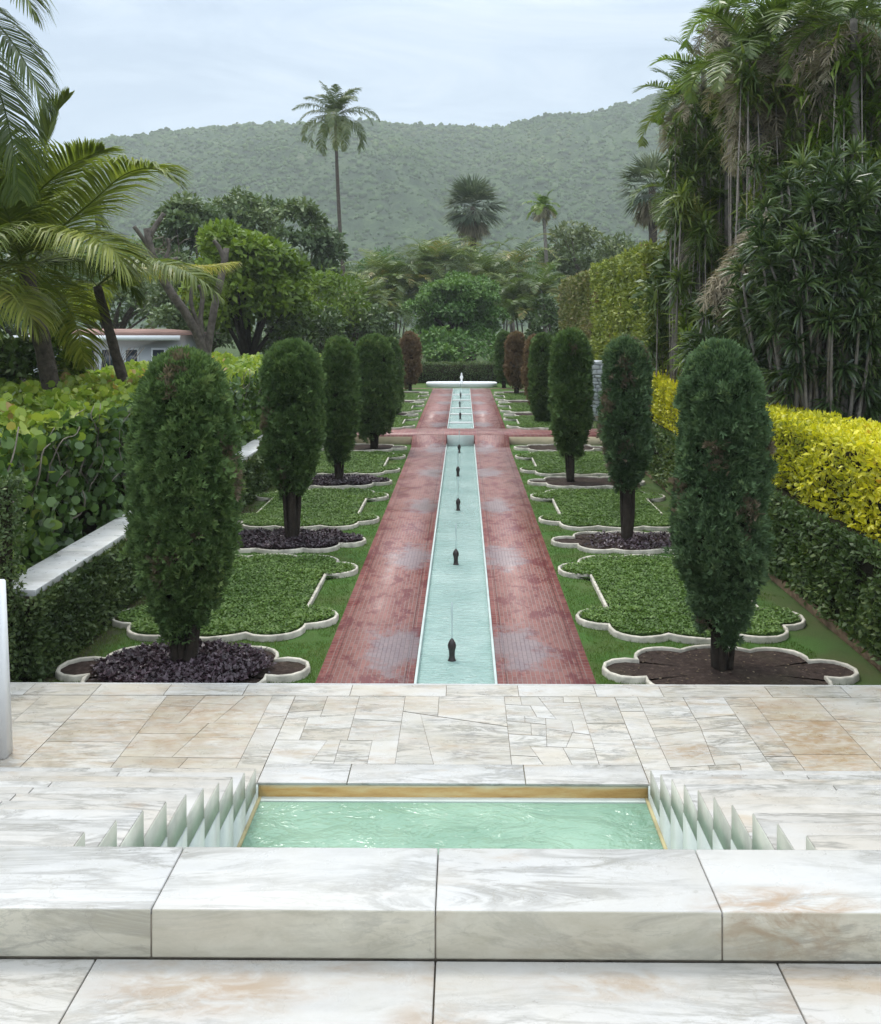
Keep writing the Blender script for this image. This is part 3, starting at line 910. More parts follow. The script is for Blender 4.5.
def hedge(name, label, x0, x1, y0, y1, z0, z1, mat, leaf, dens, seed, faces='ftbr', tpl=LEAF, jitter=0.05, core='twig', kind=None, rough=0.06, group=None, near=None, topmat=None, toptint=0.15, inset=0.08, cat='hedge', hole=0.16):
    """clipped hedge: leaves in the skin of a box round a twiggy inside. faces: letters of l r (x) f b (y) t"""
    t = thing(name, label, cat, group, ((x0 + x1) / 2, (y0 + y1) / 2, z0))
    L = np.array(((x0 + x1) / 2, (y0 + y1) / 2, z0))
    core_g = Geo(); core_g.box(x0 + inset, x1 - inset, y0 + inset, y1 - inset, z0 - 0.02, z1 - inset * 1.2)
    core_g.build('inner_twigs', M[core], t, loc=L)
    for part in ('leaves', 'top_leaves') if topmat else ('leaves',):
        g = Geo()
        for fc in faces:
            if topmat and (fc == 't') != (part == 'top_leaves'): continue
            if fc in 'lr': A = (y1 - y0) * (z1 - z0)
            elif fc in 'fb': A = (x1 - x0) * (z1 - z0)
            else: A = (x1 - x0) * (y1 - y0)
            n = int(A * dens)
            if fc in 'lr' or fc == 't':
                # more leaves where the hedge is near and shows large
                yy = y0 + (y1 - y0) * RNG.random(n) ** (1.5 if near else 1.0)
            else:
                yy = np.full(n, y0 if fc == 'f' else y1)
            xx = np.full(n, x0 if fc == 'l' else x1) if fc in 'lr' else RNG.uniform(x0, x1, n)
            zz = np.full(n, z1) if fc == 't' else RNG.uniform(z0, z1, n)
            pos = np.stack([xx, yy, zz], 1)
            out = {'l': (-1, 0, 0), 'r': (1, 0, 0), 'f': (0, -1, 0), 'b': (0, 1, 0), 't': (0, 0, 1)}[fc]
            out = np.array(out, float)
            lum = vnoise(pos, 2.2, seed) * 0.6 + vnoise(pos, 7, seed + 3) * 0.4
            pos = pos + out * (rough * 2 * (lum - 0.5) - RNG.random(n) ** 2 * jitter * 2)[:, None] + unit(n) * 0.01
            keep = vnoise(pos, 3.1, seed + 4) > hole
            pos, lum = pos[keep], lum[keep]; n = len(pos)
            scl = leaf * RNG.uniform(0.6, 1.3, n)
            if near: scl = scl * (0.75 + 0.045 * pos[:, 1])
            d = unit(n) * 0.9 + np.array([0, 0, 0.35]) + out * 0.35
            nrm = out * 0.9 + unit(n) * 0.75 + np.array([0, 0, 0.3])
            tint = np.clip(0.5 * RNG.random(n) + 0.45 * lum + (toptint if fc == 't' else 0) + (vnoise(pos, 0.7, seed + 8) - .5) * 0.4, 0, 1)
            g.scatter(tpl[0], tpl[1], pos, d, nrm, scl, tint)
        g.build(part, topmat if part == 'top_leaves' else mat, t, loc=L)
    return t


# ================================================================== THE GROUND
g = Geo(); g.add([(-1150, -45, -0.06), (1150, -45, -0.06), (1150, 1150, -0.06), (-1150, 1150, -0.06)], [(0, 1, 2, 3)])
tag(g.build('ground', M['ground']), kind='structure')

UP = 0.245                                  # the far half of the garden lies one step higher
STEP_Y = 26.75
CH = 0.375                                  # half width of the channel
PW = 1.35                                   # half width of the path


def sheet(name, rects, z, mat, kind='structure', n=(1, 1)):
    g = Geo()
    for x0, x1, y0, y1 in rects:
        g.add([(x0, y0, z), (x1, y0, z), (x1, y1, z), (x0, y1, z)], [(0, 1, 2, 3)])
    return tag(g.build(name, mat), kind=kind)


sheet('lawn', [(-4.6, -PW, 8.30, STEP_Y), (PW, 4.9, 8.30, STEP_Y)], 0.0, M['lawn'])
g = Geo()
for sx in (-1, 1):
    xa, xb = sorted((sx * PW, sx * 5.4))
    g.add([(xa, 28.4, UP), (xb, 28.4, UP), (xb, 60, UP), (xa, 60, UP)], [(0, 1, 2, 3)])
g.add([(-12, 45.2, UP - .004), (12, 45.2, UP - .004), (12, 62, UP - .004), (-12, 62, UP - .004)], [(0, 1, 2, 3)])
tag(g.build('lawn', M['lawn']), kind='structure')

# brick path: two strips beside the channel, then the cross path on the step, then the upper strips
g = Geo()
for sx in (-1, 1):
    xa, xb = sorted((sx * (CH + 0.027), sx * PW))
    g.box(xa, xb, 8.30, 26.0, -0.2, 0.012)
    g.add([(xa, 26.0, 0.012), (xb, 26.0, 0.012), (xb, STEP_Y, UP + 0.012), (xa, STEP_Y, UP + 0.012), (xa, 26.0, -0.2), (xb, 26.0, -0.2), (xb, STEP_Y, -0.2), (xa, STEP_Y, -0.2)],
          [(0, 1, 2, 3), (0, 3, 7, 4), (1, 5, 6, 2)])
    g.box(*sorted((sx * (CH + 0.027), sx * PW)), 28.4, 45.0, -0.2, UP + 0.012)
g.box(-9, 9, STEP_Y, 28.4, -0.2, UP + 0.012)
g.box(-9, 9, 45.0, 45.2, -0.2, UP + 0.008)
tag(g.build('path', M['path']), kind='structure')
# cream retaining face below the cross path, left and right of the red steps
g = Geo()
for sx in (-1, 1):
    g.box(*sorted((sx * (PW + 0.01), sx * 9)), STEP_Y - 0.04, STEP_Y - 0.002, -0.1, UP - 0.03)
tag(g.build('retaining_wall', M['cream']), 'low cream retaining wall below the brick cross path', 'wall')

# channel
g = Geo()
for (y0, y1, z) in ((8.30, STEP_Y - 0.01, 0.0), (28.4, 45.0, UP)):
    for sx in (-1, 1):
        g.box(*sorted((sx * CH, sx * (CH + 0.026))), y0, y1, z - 0.25, z + 0.022, bev=0.004)
    g.box(-CH, CH, y0, y1, z - 0.3, z - 0.22)
    g.box(-CH, CH, y1 - 0.06, y1 + 0.02, z - 0.25, z + (UP + 0.010 if z == 0 else 0.018))
tag(g.build('channel_lining', plain('pale_turquoise_lining', (0.42, 0.48, 0.45), 0.5, 0.3, 4, 0.12)), kind='structure')
g = Geo()
for (y0, y1, z) in ((8.30, STEP_Y - 0.07, -0.035), (28.4, 44.94, UP - 0.03)):
    g.add([(-CH, y0, z), (CH, y0, z), (CH, y1, z), (-CH, y1, z)], [(0, 1, 2, 3)])
tag(g.build('water', M['water']), kind='structure')
# pale stone weirs across the upper channel
weir = None
for i, yw in enumerate((30.2, 32.9, 35.2, 38.6, 41.6)):
    if weir is None:
        weir = Geo().box(-CH + .003, CH - .003, -0.09, 0.09, UP - 0.2, UP + 0.012, bev=0.006).build('stone_weir', M['white_coping'])
        w = weir
    else:
        w = link(weir.copy())
    w.location = (0, yw, 0)
    tag(w, 'narrow pale stone weir across the far upper water channel', 'weir', 'stone weirs in the far channel')

# fountain jets -----------------------------------------------------------------
jet0 = thing('fountain_jet', 'x', 'fountain jet', 'fountain jets along the water channel')
Geo().lathe([(0.001, -0.06), (0.045, -0.06), (0.045, 0.0), (0.036, 0.012), (0.030, 0.05), (0.033, 0.10), (0.043, 0.135), (0.045, 0.155), (0.036, 0.185), (0.022, 0.21), (0.010, 0.226), (0.006, 0.23)], 16).build('nozzle', M['bronze'], jet0, True)


def mk_spray():
    m, nt, out = new_mat('thin_water_jet')
    k = NT(nt)
    t = k.n('BsdfTransparent'); b = k.n('BsdfPrincipled')
    b.inputs['Base Color'].default_value = (0.55, 0.68, 0.66, 1); b.inputs['Roughness'].default_value = 0.15
    mx = k.n('MixShader'); mx.inputs[0].default_value = 0.45
    k.l(t.outputs[0], mx.inputs[1]); k.l(b.outputs[0], mx.inputs[2]); k.l(mx.outputs[0], out.inputs['Surface'])
    return m


M['spray'] = mk_spray()
g = Geo().tube([(0, 0, 0.228), (0.003, 0, 0.36), (-0.002, 0, 0.5), (0.002, 0, 0.6)], [0.006, 0.007, 0.011, 0.012], 8, wob=0.25)
g.build('water_jet', M['spray'], jet0, True)
jl = ['nearest fountain jet, a tall bronze bud nozzle just past the marble terrace', 'second fountain jet from the marble terrace, bronze bud nozzle in the lower channel',
      'third fountain jet from the marble terrace, bronze nozzle halfway along the lower channel', 'fourth fountain jet from the terrace, small bronze nozzle before the last one below the step',
      'last fountain jet of the lower channel, just below the brick cross path', 'first fountain jet of the upper channel, just past the brick cross path',
      'fountain jet in the middle of the upper channel', 'last fountain jet of the upper channel, nearest the white basin']
for i, yj in enumerate((9.87, 13.74, 17.65, 21.5, 25.3, 31.5, 35.9, 40.2)):
    j = jet0 if i == 0 else copy_tree(jet0)
    j.location = (-0.045 + 0.012 * (i % 3), yj, (-0.035 if i < 5 else UP - 0.03))
    tag(j, jl[i], 'fountain jet', 'fountain jets along the water channel')

# far white basin with a finial -------------------------------------------------
t = thing('fountain_basin', 'low white marble fountain basin at the far end of the brick path', 'fountain', None, (0, 46.6, UP))
g = Geo()
prof = [(0.001, -0.05), (1.70, -0.05), (1.70, 0.06), (1.73, 0.08), (1.73, 0.19), (1.71, 0.20), (1.50, 0.20), (1.47, 0.185), (0.3, 0.18), (0.001, 0.18)]
g.lathe(prof, 48)
vv_ = g.v[-1]
an = np.arctan2(vv_[:, 1], vv_[:, 0])
fac_ = (np.abs(np.cos(an)) ** 5 + np.abs(np.sin(an)) ** 5) ** (-1 / 5)
vv_[:, 0] *= fac_; vv_[:, 1] *= fac_
bas = g.build('basin', M['white_wall'], t, True)
bas.scale = (1, 0.42, 1)
Geo().lathe([(0.001, 0.18), (0.10, 0.18), (0.09, 0.24), (0.045, 0.28), (0.05, 0.36), (0.085, 0.42), (0.07, 0.50), (0.03, 0.56), (0.045, 0.60), (0.02, 0.66), (0.001, 0.68)], 14).build('finial', M['white_wall'], t, True)

# ================================================================== BEDS
def arcs(cusps, bulges, n=9):
    """closed outline: between neighbouring cusps an arc that bulges outwards by the given fraction of the chord"""
    out = []
    K = len(cusps)
    for i in range(K):
        a = np.array(cusps[i], float); b = np.array(cusps[(i + 1) % K], float)
        ch = b - a; Lc = np.linalg.norm(ch)
        nrm = np.array([ch[1], -ch[0]]) / Lc
        s = bulges[i] * Lc
        if abs(s) < 1e-4:
            for q in np.linspace(0, 1, 4)[:-1]: out.append(a + ch * q)
            continue
        rad = (Lc * Lc / 4 + s * s) / (2 * s)
        cen = (a + b) / 2 + nrm * (s - rad)
        a0 = math.atan2(*(a - cen)[::-1]); a1 = math.atan2(*(b - cen)[::-1])
        while a1 < a0: a1 += 2 * PI
        for q in np.linspace(0, 1, n)[:-1]:
            t = a0 + (a1 - a0) * q
            out.append(cen + rad * np.array([math.cos(t), math.sin(t)]))
    return np.array(out)


# counter-clockwise outlines (u across, v along)
TREE_OUT = arcs([(0.36, 0.53), (-0.36, 0.53), (-0.86, 0.22), (-0.86, -0.22), (-0.36, -0.53), (0.36, -0.53), (0.86, -0.22), (0.86, 0.22)],
                [0.20, 0.36, 0.86, 0.36, 0.20, 0.36, 0.86, 0.36])
GREEN_OUT = arcs([(0.38, 1.68), (-0.38, 1.68), (-0.98, 1.36), (-0.90, 0.78), (-0.90, -0.78), (-0.98, -1.36), (-0.38, -1.68), (0.38, -1.68), (0.98, -1.36), (0.90, -0.78), (0.90, 0.78), (0.98, 1.36)],
                 [0.20, 0.36, 0.62, 0.0, 0.62, 0.36, 0.20, 0.36, 0.62, 0.0, 0.62, 0.36])


def kerb_geo(out, w=0.040, h=0.068, fy=1.0):
    out = out * np.array([1, fy])
    n = len(out)
    tan = np.roll(out, -1, 0) - np.roll(out, 1, 0)
    tan /= np.linalg.norm(tan, axis=1)[:, None]
    nr = np.stack([tan[:, 1], -tan[:, 0]], 1)
    prof = [(0.5, 0.0), (0.5, h * 0.8), (0.36, h * 0.98), (-0.30, h), (-0.46, h * 0.85), (-0.5, 0.02)]
    vs = np.concatenate([np.column_stack([out + nr * w * a, np.full(n, b)]) for a, b in prof])
    # every stone sits a little differently
    wob = np.repeat(RNG.uniform(-0.005, 0.006, n // 4 + 1), 4)[:n]
    vs[:, 2] += np.tile(wob, len(prof)) * (vs[:, 2] > 0.03)
    fs = [(i * n + j, i * n + (j + 1) % n, (i + 1) * n + (j + 1) % n, (i + 1) * n + j) for i in range(len(prof) - 1) for j in range(n)]
    g = Geo(); g.add(vs, fs)
    return g


def inside(pts, poly):
    x, y = pts[:, 0], pts[:, 1]
    c = np.zeros(len(pts), bool)
    n = len(poly)
    for i in range(n):
        x1, y1 = poly[i]; x2, y2 = poly[(i + 1) % n]
        m = (y1 > y) != (y2 > y)
        c ^= m & (x < (x2 - x1) * (y - y1) / (y2 - y1 + 1e-12) + x1)
    return c


def fill_geo(poly, z):
    g = Geo()
    n = len(poly)
    vs = np.column_stack([np.vstack([[0, 0], poly]), np.full(n + 1, z)])
    g.add(vs, [(0, 1 + i, 1 + (i + 1) % n) for i in range(n)])
    return g


def cover_geo(poly, n, leaf, z, lift, seed, pts_fn=None, tpl=LEAF, up=0.8, mound=0.0, lo=0.0):
    rng = np.random.default_rng(seed)
    mx = np.abs(poly).max(0)
    p = rng.uniform(-1, 1, (n * 2, 2)) * mx
    p = p[inside(p, poly * 0.965)]
    if pts_fn is not None: p = p[pts_fn(p)]
    p = p[:n]
    m = len(p)
    p3 = np.column_stack([p, np.zeros(m)])
    lump = vnoise(p3, 6.0, seed) * 0.6 + vnoise(p3, 14.0, seed + 1) * 0.4
    zz = z + lift * (lump * 0.8 + rng.random(m) * 0.5) * (1 - mound * (p[:, 0] ** 2 / mx[0] ** 2)) + lo
    a = rng.uniform(0, 2 * PI, m)
    d = np.column_stack([np.cos(a), np.sin(a), rng.uniform(0.0, up, m)])
    nrm = np.column_stack([rng.normal(0, .45, (m, 2)), np.ones(m)])
    g = Geo()
    tint = np.clip(0.55 * rng.random(m) + 0.5 * lump + (vnoise(p3, 1.2, seed + 4) - 0.5) * 0.35, 0, 1)
    g.scatter(tpl[0], tpl[1], np.column_stack([p, zz]), d, nrm, leaf * rng.uniform(0.6, 1.3, m), tint)
    return g


TREE_Y = [9.40, 14.85, 20.30, 25.72]
GREEN_Y = [12.10, 17.55, 23.0]
UP_TREE = [32.3, 37.2, 42.0]
UP_GREEN = [29.85, 34.75, 39.6]
BX = 2.70
ORD = ['nearest', 'second', 'third', 'fourth', 'fifth', 'sixth', 'seventh']
kerb_t = kerb_geo(TREE_OUT).build('tmp_a', M['kerb']); kt = kerb_t.data; bpy.data.objects.remove(kerb_t)
kerb_g = kerb_geo(GREEN_OUT).build('tmp_b', M['kerb']); kg = kerb_g.data; bpy.data.objects.remove(kerb_g)
soil_o = fill_geo(TREE_OUT * 0.99, 0.035).build('tmp_c', M['soil']); sm = soil_o.data; bpy.data.objects.remove(soil_o)
base_o = fill_geo(GREEN_OUT * 0.99, 0.03).build('tmp_d', M['lawn']); gm = base_o.data; bpy.data.objects.remove(base_o)
cov = cover_geo(GREEN_OUT, 42000, 0.040, 0.035, 0.050, 5).build('tmp_e', M['cover']); cm = cov.data; bpy.data.objects.remove(cov)
kt.name = 'tree_bed_kerb'; kg.name = 'green_bed_kerb'; sm.name = 'bed_soil'; gm.name = 'bed_turf'; cm.name = 'ground_cover'


def part(name, me, parent, loc=(0, 0, 0)):
    o = bpy.data.objects.new(name, me); o.location = loc
    return link(o, parent)


# short grass blades standing on the lawn around the beds
BLADE = (np.array([(-0.09, 0, 0), (0.09, 0, 0), (0.05, 0.6, 0.02), (0, 1, 0.1)]), np.array([(0, 1, 2, 3)]))
for s in (-1, 1):
    n = 90000
    yy = 8.6 + 16.5 * RNG.random(n) ** 1.7
    xx = RNG.uniform(PW + 0.015, 4.12, n)
    keep = np.ones(n, bool)
    for yb, ol in [(y, TREE_OUT) for y in TREE_Y] + [(y, GREEN_OUT) for y in GREEN_Y]:
        keep &= ~inside(np.stack([xx - BX, yy - yb], 1), ol * 1.01)
    p = np.stack([xx * s, yy, np.zeros(n)], 1)
    pn = vnoise(p, 1.6, 21)
    keep &= (np.abs(xx) < 3.45 + 0.9 * pn) & (vnoise(p, 5.0, 23) > 0.22)
    p = p[keep]; pn = pn[keep]; n = len(p)
    d = np.column_stack([RNG.normal(0, .45, (n, 2)), np.ones(n)])
    g = Geo()
    tn = np.clip(0.55 * RNG.random(n) + 0.6 * pn - 0.05, 0, 1)
    g.scatter(BLADE[0], BLADE[1], p, d, unit(n), RNG.uniform(0.016, 0.036, n) * (0.85 + 0.02 * p[:, 1]), tn)
    tag(g.build('grass', M['blade']), f'short mown grass around the beds on the {"left" if s < 0 else "right"}', 'grass', kind='stuff')

side_word = {-1: 'left', 1: 'right'}
for s in (-1, 1):
    for i, y in enumerate(TREE_Y + UP_TREE):
        z = 0.0 if i < 4 else UP
        what = {(-1, 0): 'filled with purple leaves', (-1, 1): 'filled with purple leaves', (-1, 2): 'filled with purple leaves', (1, 0): 'of bare dark soil', (1, 1): 'half filled with dark purple leaves'}.get((s, i), 'of bare dark soil')
        lb = f'scalloped tree bed {what}, {ORD[i]} from the terrace on the {side_word[s]}'
        t = thing('tree_bed', lb, 'flower bed', 'scalloped tree beds beside the path', (s * BX, y, z))
        part('kerb', kt, t); part('soil', sm, t)
        if s > 0: t.rotation_euler.z = PI
    for i, y in enumerate(GREEN_Y + UP_GREEN):
        z = 0.0 if i < 3 else UP
        t = thing('grass_bed', f'long scalloped bed of green ground cover, {ORD[i]} from the terrace on the {side_word[s]}', 'flower bed', 'scalloped green beds beside the path', (s * BX, y, z))
        part('kerb', kg, t); part('turf', gm, t)
        c = part('ground_cover', cm, None, (s * BX, y, z))
        if s > 0: t.rotation_euler.z = PI; c.rotation_euler.z = PI
        tag(c, f'low green leafy ground cover in the {ORD[i]} green bed on the {side_word[s]}', 'ground cover', kind='stuff')

# purple planting
for (s, i, n, fn, lo) in ((-1, 0, 4300, lambda p: (p[:, 0] / 0.84) ** 2 + (p[:, 1] / 0.62) ** 2 < 1 + RNG.normal(0, .07, len(p)), 0), (-1, 1, 4200, None, 0), (-1, 2, 3600, None, 0), (1, 1, 800, lambda p: (np.abs(p[:, 0] - 0.15) < 0.75 + RNG.normal(0, .1, len(p))) & (p[:, 1] < 0.45), -0.01)):
    c = cover_geo(TREE_OUT, n * 2, 0.058, 0.05, 0.045 if n > 2000 else 0.03, 30 + i + s, fn, up=1.1).build('bedding_plants', M['purple'])
    c.location = (s * BX, TREE_Y[i], 0)
    tag(c, f'dark purple low bedding plants in the {ORD[i]} tree bed on the {side_word[s]}', 'bedding plants', kind='stuff')
# bits of leaf litter on the bare soil of the nearest right bed
c = cover_geo(TREE_OUT, 170, 0.034, 0.04, 0.006, 77, None, up=0.1).build('leaf_litter', M['litter'])
c.location = (BX, TREE_Y[0], 0)
tag(c, 'scattered dry leaf litter on bare soil of the nearest right bed', 'leaf litter', kind='stuff')

# ================================================================== CYPRESSES
GRP = 'clipped columnar cypresses in the beds'
cl = [
    # px, Y, foliage bottom px, top px, radius, mat, core, label, n, opts
    (183, 9.55, 626, 345, 0.555, 'cypress', 'twig', 'broad dark clipped cypress in the nearest left bed, its round top fully green', 15000, dict(stems=8, dead=0.20, holes=0.34, lump=0.36, foot=0.26)),
    (291, 14.9, 492, 336, 0.50, 'cypress', 'twig', 'dark cypress column in the second left bed, thinner at its feet', 8500, dict(dead=0.24, holes=0.33, lump=0.42, taper=0.92, foot=0.22)),
    (338, 20.3, 460, 334, 0.355, 'cypress', 'twig', 'slimmest dark cypress on the left, in the third purple bed', 6000, dict(dead=0.03, holes=0.15)),
    (373, 25.6, 437, 331, 0.62, 'cypress', 'twig', 'wide smooth clipped cypress on the left just before the brick cross path', 7000, dict(dead=0.02, holes=0.12, lump=0.18, taper=0.7, foot=0.5)),
    (390, 32.4, 420, 333, 0.40, 'cypress', 'twig', 'small dark cypress on the left just behind the wide smooth one', 3000, dict(dead=0.1)),
    (410, 43.8, 386, 327, 0.50, 'cypress_dead', 'twig_brown', 'single brown dying cypress on the left near the white basin', 3500, dict(dead=0.0, stems=2)),
    (720, 9.5, 632, 337, 0.545, 'cypress_blue', 'twig', 'shaggy bluish cypress in the nearest right bed of bare soil', 15000, dict(dead=0.14, holes=0.40, lump=0.5, stems=4, taper=0.90)),
    (626, 14.9, 487, 333, 0.415, 'cypress_blue', 'twig', 'shaggy cypress with a brown patch at its top in the second right bed', 8500, dict(dead=0.30, holes=0.38, lump=0.48)),
    (571, 20.4, 453, 326, 0.415, 'cypress', 'twig', 'dark oval cypress in the third right bed, in front of the white pier', 6500, dict(dead=0.14, holes=0.25, lump=0.35)),
    (543, 29.9, 424, 329, 0.42, 'cypress', 'twig', 'dark green cypress on the right past the brick cross path', 3500, dict(dead=0.05)),
    (536, 35.5, 404, 330, 0.46, 'cypress_dead', 'twig_brown', 'brown dying cypress on the right touching the dark green one', 3200, dict(dead=0.0, stems=2)),
    (516, 41.0, 387, 327, 0.47, 'cypress_dead', 'twig_brown', 'slim brown dying cypress on the right with a bare lower trunk', 3200, dict(dead=0.0, stems=2)),
    (504, 45.5, 384, 326, 0.42, 'cypress', 'twig', 'narrow green cypress on the right nearest the white basin', 3000, dict(dead=0.03)),
]
for i, (px, Y, yb, yt, rad, mt, core, lb, n, op) in enumerate(cl):
    x = P(px, 0, Y)[0]
    zg = 0.03 if Y < STEP_Y else UP + 0.02
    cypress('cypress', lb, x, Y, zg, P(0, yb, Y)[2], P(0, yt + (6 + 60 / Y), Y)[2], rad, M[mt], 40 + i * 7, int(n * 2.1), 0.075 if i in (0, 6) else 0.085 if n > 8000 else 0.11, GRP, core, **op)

# ================================================================== LEFT BOUNDARY
# white coping on its wall, clipped hedge in front, broad-leaved hedge behind
t = thing('garden_wall', 'low wall with broad white stone coping between two hedges on the left', 'wall', None, (-4.25, 19, 0))
L = np.array((-4.25, 19, 0))
Geo().box(-4.42, -4.12, 9.2, 29.4, -0.05, 0.84).build('wall', M['cream'], t, loc=L)
g = Geo()
y = 9.1
while y < 29.3:
    l = 1.55
    g.box(-4.47, -4.04, y, min(y + l - 0.006, 29.45), 0.84, 0.905, tint=random.random(), bev=0.006)
    y += l
g.build('coping', M['white_coping'], t, loc=L)
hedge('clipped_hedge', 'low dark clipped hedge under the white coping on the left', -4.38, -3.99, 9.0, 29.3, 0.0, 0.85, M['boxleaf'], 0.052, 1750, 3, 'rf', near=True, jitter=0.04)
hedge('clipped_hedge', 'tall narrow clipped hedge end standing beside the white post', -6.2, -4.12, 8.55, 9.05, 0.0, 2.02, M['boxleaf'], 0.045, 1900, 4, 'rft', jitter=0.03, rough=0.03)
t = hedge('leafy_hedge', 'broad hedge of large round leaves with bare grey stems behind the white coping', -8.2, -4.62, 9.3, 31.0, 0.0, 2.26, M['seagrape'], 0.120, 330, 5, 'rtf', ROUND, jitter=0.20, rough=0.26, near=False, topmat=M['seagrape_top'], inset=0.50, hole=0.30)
L = np.array(t.location)
g = Geo()
for i in range(60):
    y0 = 9.4 + 14 * random.random() ** 1.5
    p = np.array([-4.75, y0, random.uniform(0.9, 1.6)])
    ps = [p]
    for s in range(5):
        p = p + np.array([random.uniform(-0.03, 0.09), random.uniform(-0.22, 0.22), random.uniform(0.02, 0.30)])
        p[0] = min(p[0], -4.50)
        p[2] = min(p[2], 2.4)
        ps.append(p)
    r = random.uniform(0.007, 0.016)
    Geo().tube(curve_pts(ps, 14), np.linspace(r, r * 0.5, 14), 5).build('bare_stem', M['vine'], t, True, loc=L)

# white tapered post in the left foreground
t = thing('white_post', 'plain white tapered post at the left edge of the marble terrace', 'post', None, (-3.40, 7.05, 0.3))
bm = bmesh.new()
bmesh.ops.create_cube(bm, size=1)
for v in bm.verts:
    top = v.co.z > 0
    hw = 0.17 if top else 0.225
    v.co = (-3.255 - (0.055 if top else 0) - 0.25 + v.co.x * 0.5, 6.94 + v.co.y * 0.12, 1.585 if top else 0.302)
bmesh.ops.bevel(bm, geom=list(bm.edges), offset=0.008, segments=2, affect='EDGES')
g = Geo(); g.bm(bm)
g.build('shaft', M['white_wall'], t, loc=np.array(t.location))

# ================================================================== RIGHT BOUNDARY
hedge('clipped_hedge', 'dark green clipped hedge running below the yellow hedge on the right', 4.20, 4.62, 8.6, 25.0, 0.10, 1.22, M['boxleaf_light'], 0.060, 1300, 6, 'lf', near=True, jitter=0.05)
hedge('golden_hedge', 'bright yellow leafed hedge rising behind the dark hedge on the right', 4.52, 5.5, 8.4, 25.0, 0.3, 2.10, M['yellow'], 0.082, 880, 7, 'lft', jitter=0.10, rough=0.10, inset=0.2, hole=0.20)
g = Geo()
g.box(4.22, 4.75, 8.5, 25.0, -0.1, 0.10)
o = g.build('footing', M['rustic'])
o.name = 'hedge_footing'
tag(o, 'strip of bare brown earth at the foot of the right hedge', 'earth strip', kind='structure')
# white rubble pier
t = thing('stone_pier', 'white rubble stone pier between two cypresses on the right', 'pier', None, (P(600, 0, 31.2)[0], 31.2, UP))
g = Geo()
z = 0.0
while z < 1.92:
    h = random.uniform(0.10, 0.17)
    x = -0.45
    while x < 0.42:
        w = random.uniform(0.22, 0.42)
        g.box(x, min(x + w - 0.02, 0.46), -0.45 + random.uniform(-.03, .02), 0.45, z, z + h - 0.015, tint=random.random(), bev=0.02)
        x += w
    z += h
g.build('stones', M['whitestone'], t)
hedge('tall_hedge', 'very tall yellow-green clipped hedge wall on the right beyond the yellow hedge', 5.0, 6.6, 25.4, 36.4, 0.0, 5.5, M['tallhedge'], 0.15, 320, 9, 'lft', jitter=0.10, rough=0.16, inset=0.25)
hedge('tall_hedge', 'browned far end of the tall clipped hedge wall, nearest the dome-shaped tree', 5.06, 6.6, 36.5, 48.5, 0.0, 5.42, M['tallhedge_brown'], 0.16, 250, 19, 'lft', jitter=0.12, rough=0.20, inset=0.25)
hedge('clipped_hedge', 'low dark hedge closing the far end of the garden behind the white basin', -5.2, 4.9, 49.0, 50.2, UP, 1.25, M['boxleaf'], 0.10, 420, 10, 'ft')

# ================================================================== MARBLE FOREGROUND
TZ = 0.30                                   # terrace height
NR, NT_ = 0.128, 0.327                      # riser, tread
# terrace paving
def split(poly, lim, out, depth=0):
    p = np.array(poly)
    e = [np.linalg.norm(p[(i + 1) % 4] - p[i]) for i in range(4)]
    a = (e[0] + e[2]) / 2; b = (e[1] + e[3]) / 2
    if (max(a, b) < lim or depth > 6) or (depth > 2 and random.random() < 0.10):
        out.append(p); return
    f1 = random.uniform(0.3, 0.7); f2 = min(0.85, max(0.15, f1 + random.choice((0, 0, 0, 0.18, -0.18, 0.3)) * random.random()))
    if a > b:
        q1 = p[0] + (p[1] - p[0]) * f1; q2 = p[3] + (p[2] - p[3]) * f2
        split([p[0], q1, q2, p[3]], lim, out, depth + 1); split([q1, p[1], p[2], q2], lim, out, depth + 1)
    else:
        q1 = p[1] + (p[2] - p[1]) * f1; q2 = p[0] + (p[3] - p[0]) * f2
        split([p[0], p[1], q1, q2], lim, out, depth + 1); split([q2, q1, p[2], p[3]], lim, out, depth + 1)


slabs, brown = [], []
x = -7.5
while x < 7.5:                              # border course along the garden edge
    w = random.uniform(0.5, 0.95)
    slabs.append(np.array([(x, 8.08), (x + w, 8.08), (x + w, 8.33), (x, 8.33)])); x += w
cols = [(-7.5, -5.4, 1.0), (-5.4, -4.3, 1.0), (-4.3, -3.1, 0.8), (-3.1, -2.45, 0.7), (-2.45, -1.55, 0.55), (-1.55, -1.358, 1.2), (-1.355, -0.42, 0.42), (-0.42, 0.42, 0.8), (0.42, 1.05, 0.30), (1.05, 1.355, 0.6), (1.358, 1.55, 0.8), (1.55, 2.28, 0.4), (2.28, 2.50, 1.3), (2.50, 3.05, 0.9), (3.05, 3.9, 0.9), (3.9, 5.2, 0.8), (5.2, 7.5, 1.0)]
for x0, x1, lim in cols:
    o = []
    y0 = 6.84 if abs((x0 + x1) / 2) < 1.36 else 6.512
    split([(x0, y0), (x1, y0), (x1, 8.075), (x0, 8.075)], lim, o)
    (brown if x0 in (2.50, -2.45) else slabs).extend(o)
#brown.append(np.array([(1.52, 6.97), (1.86, 6.88), (2.03, 7.10), (1.66, 7.30)]))


def slab_geo(polys, z, gap=0.0017):
    g = Geo()
    for p in polys:
        c = p.mean(0)
        q = np.array([v + (c - v) / (np.linalg.norm(c - v) + 1e-9) * gap * 1.6 for v in p])
        g.add(np.column_stack([q, np.full(4, z + random.uniform(-0.0012, 0.0012))]), [(0, 1, 2, 3)], random.random())
    return g


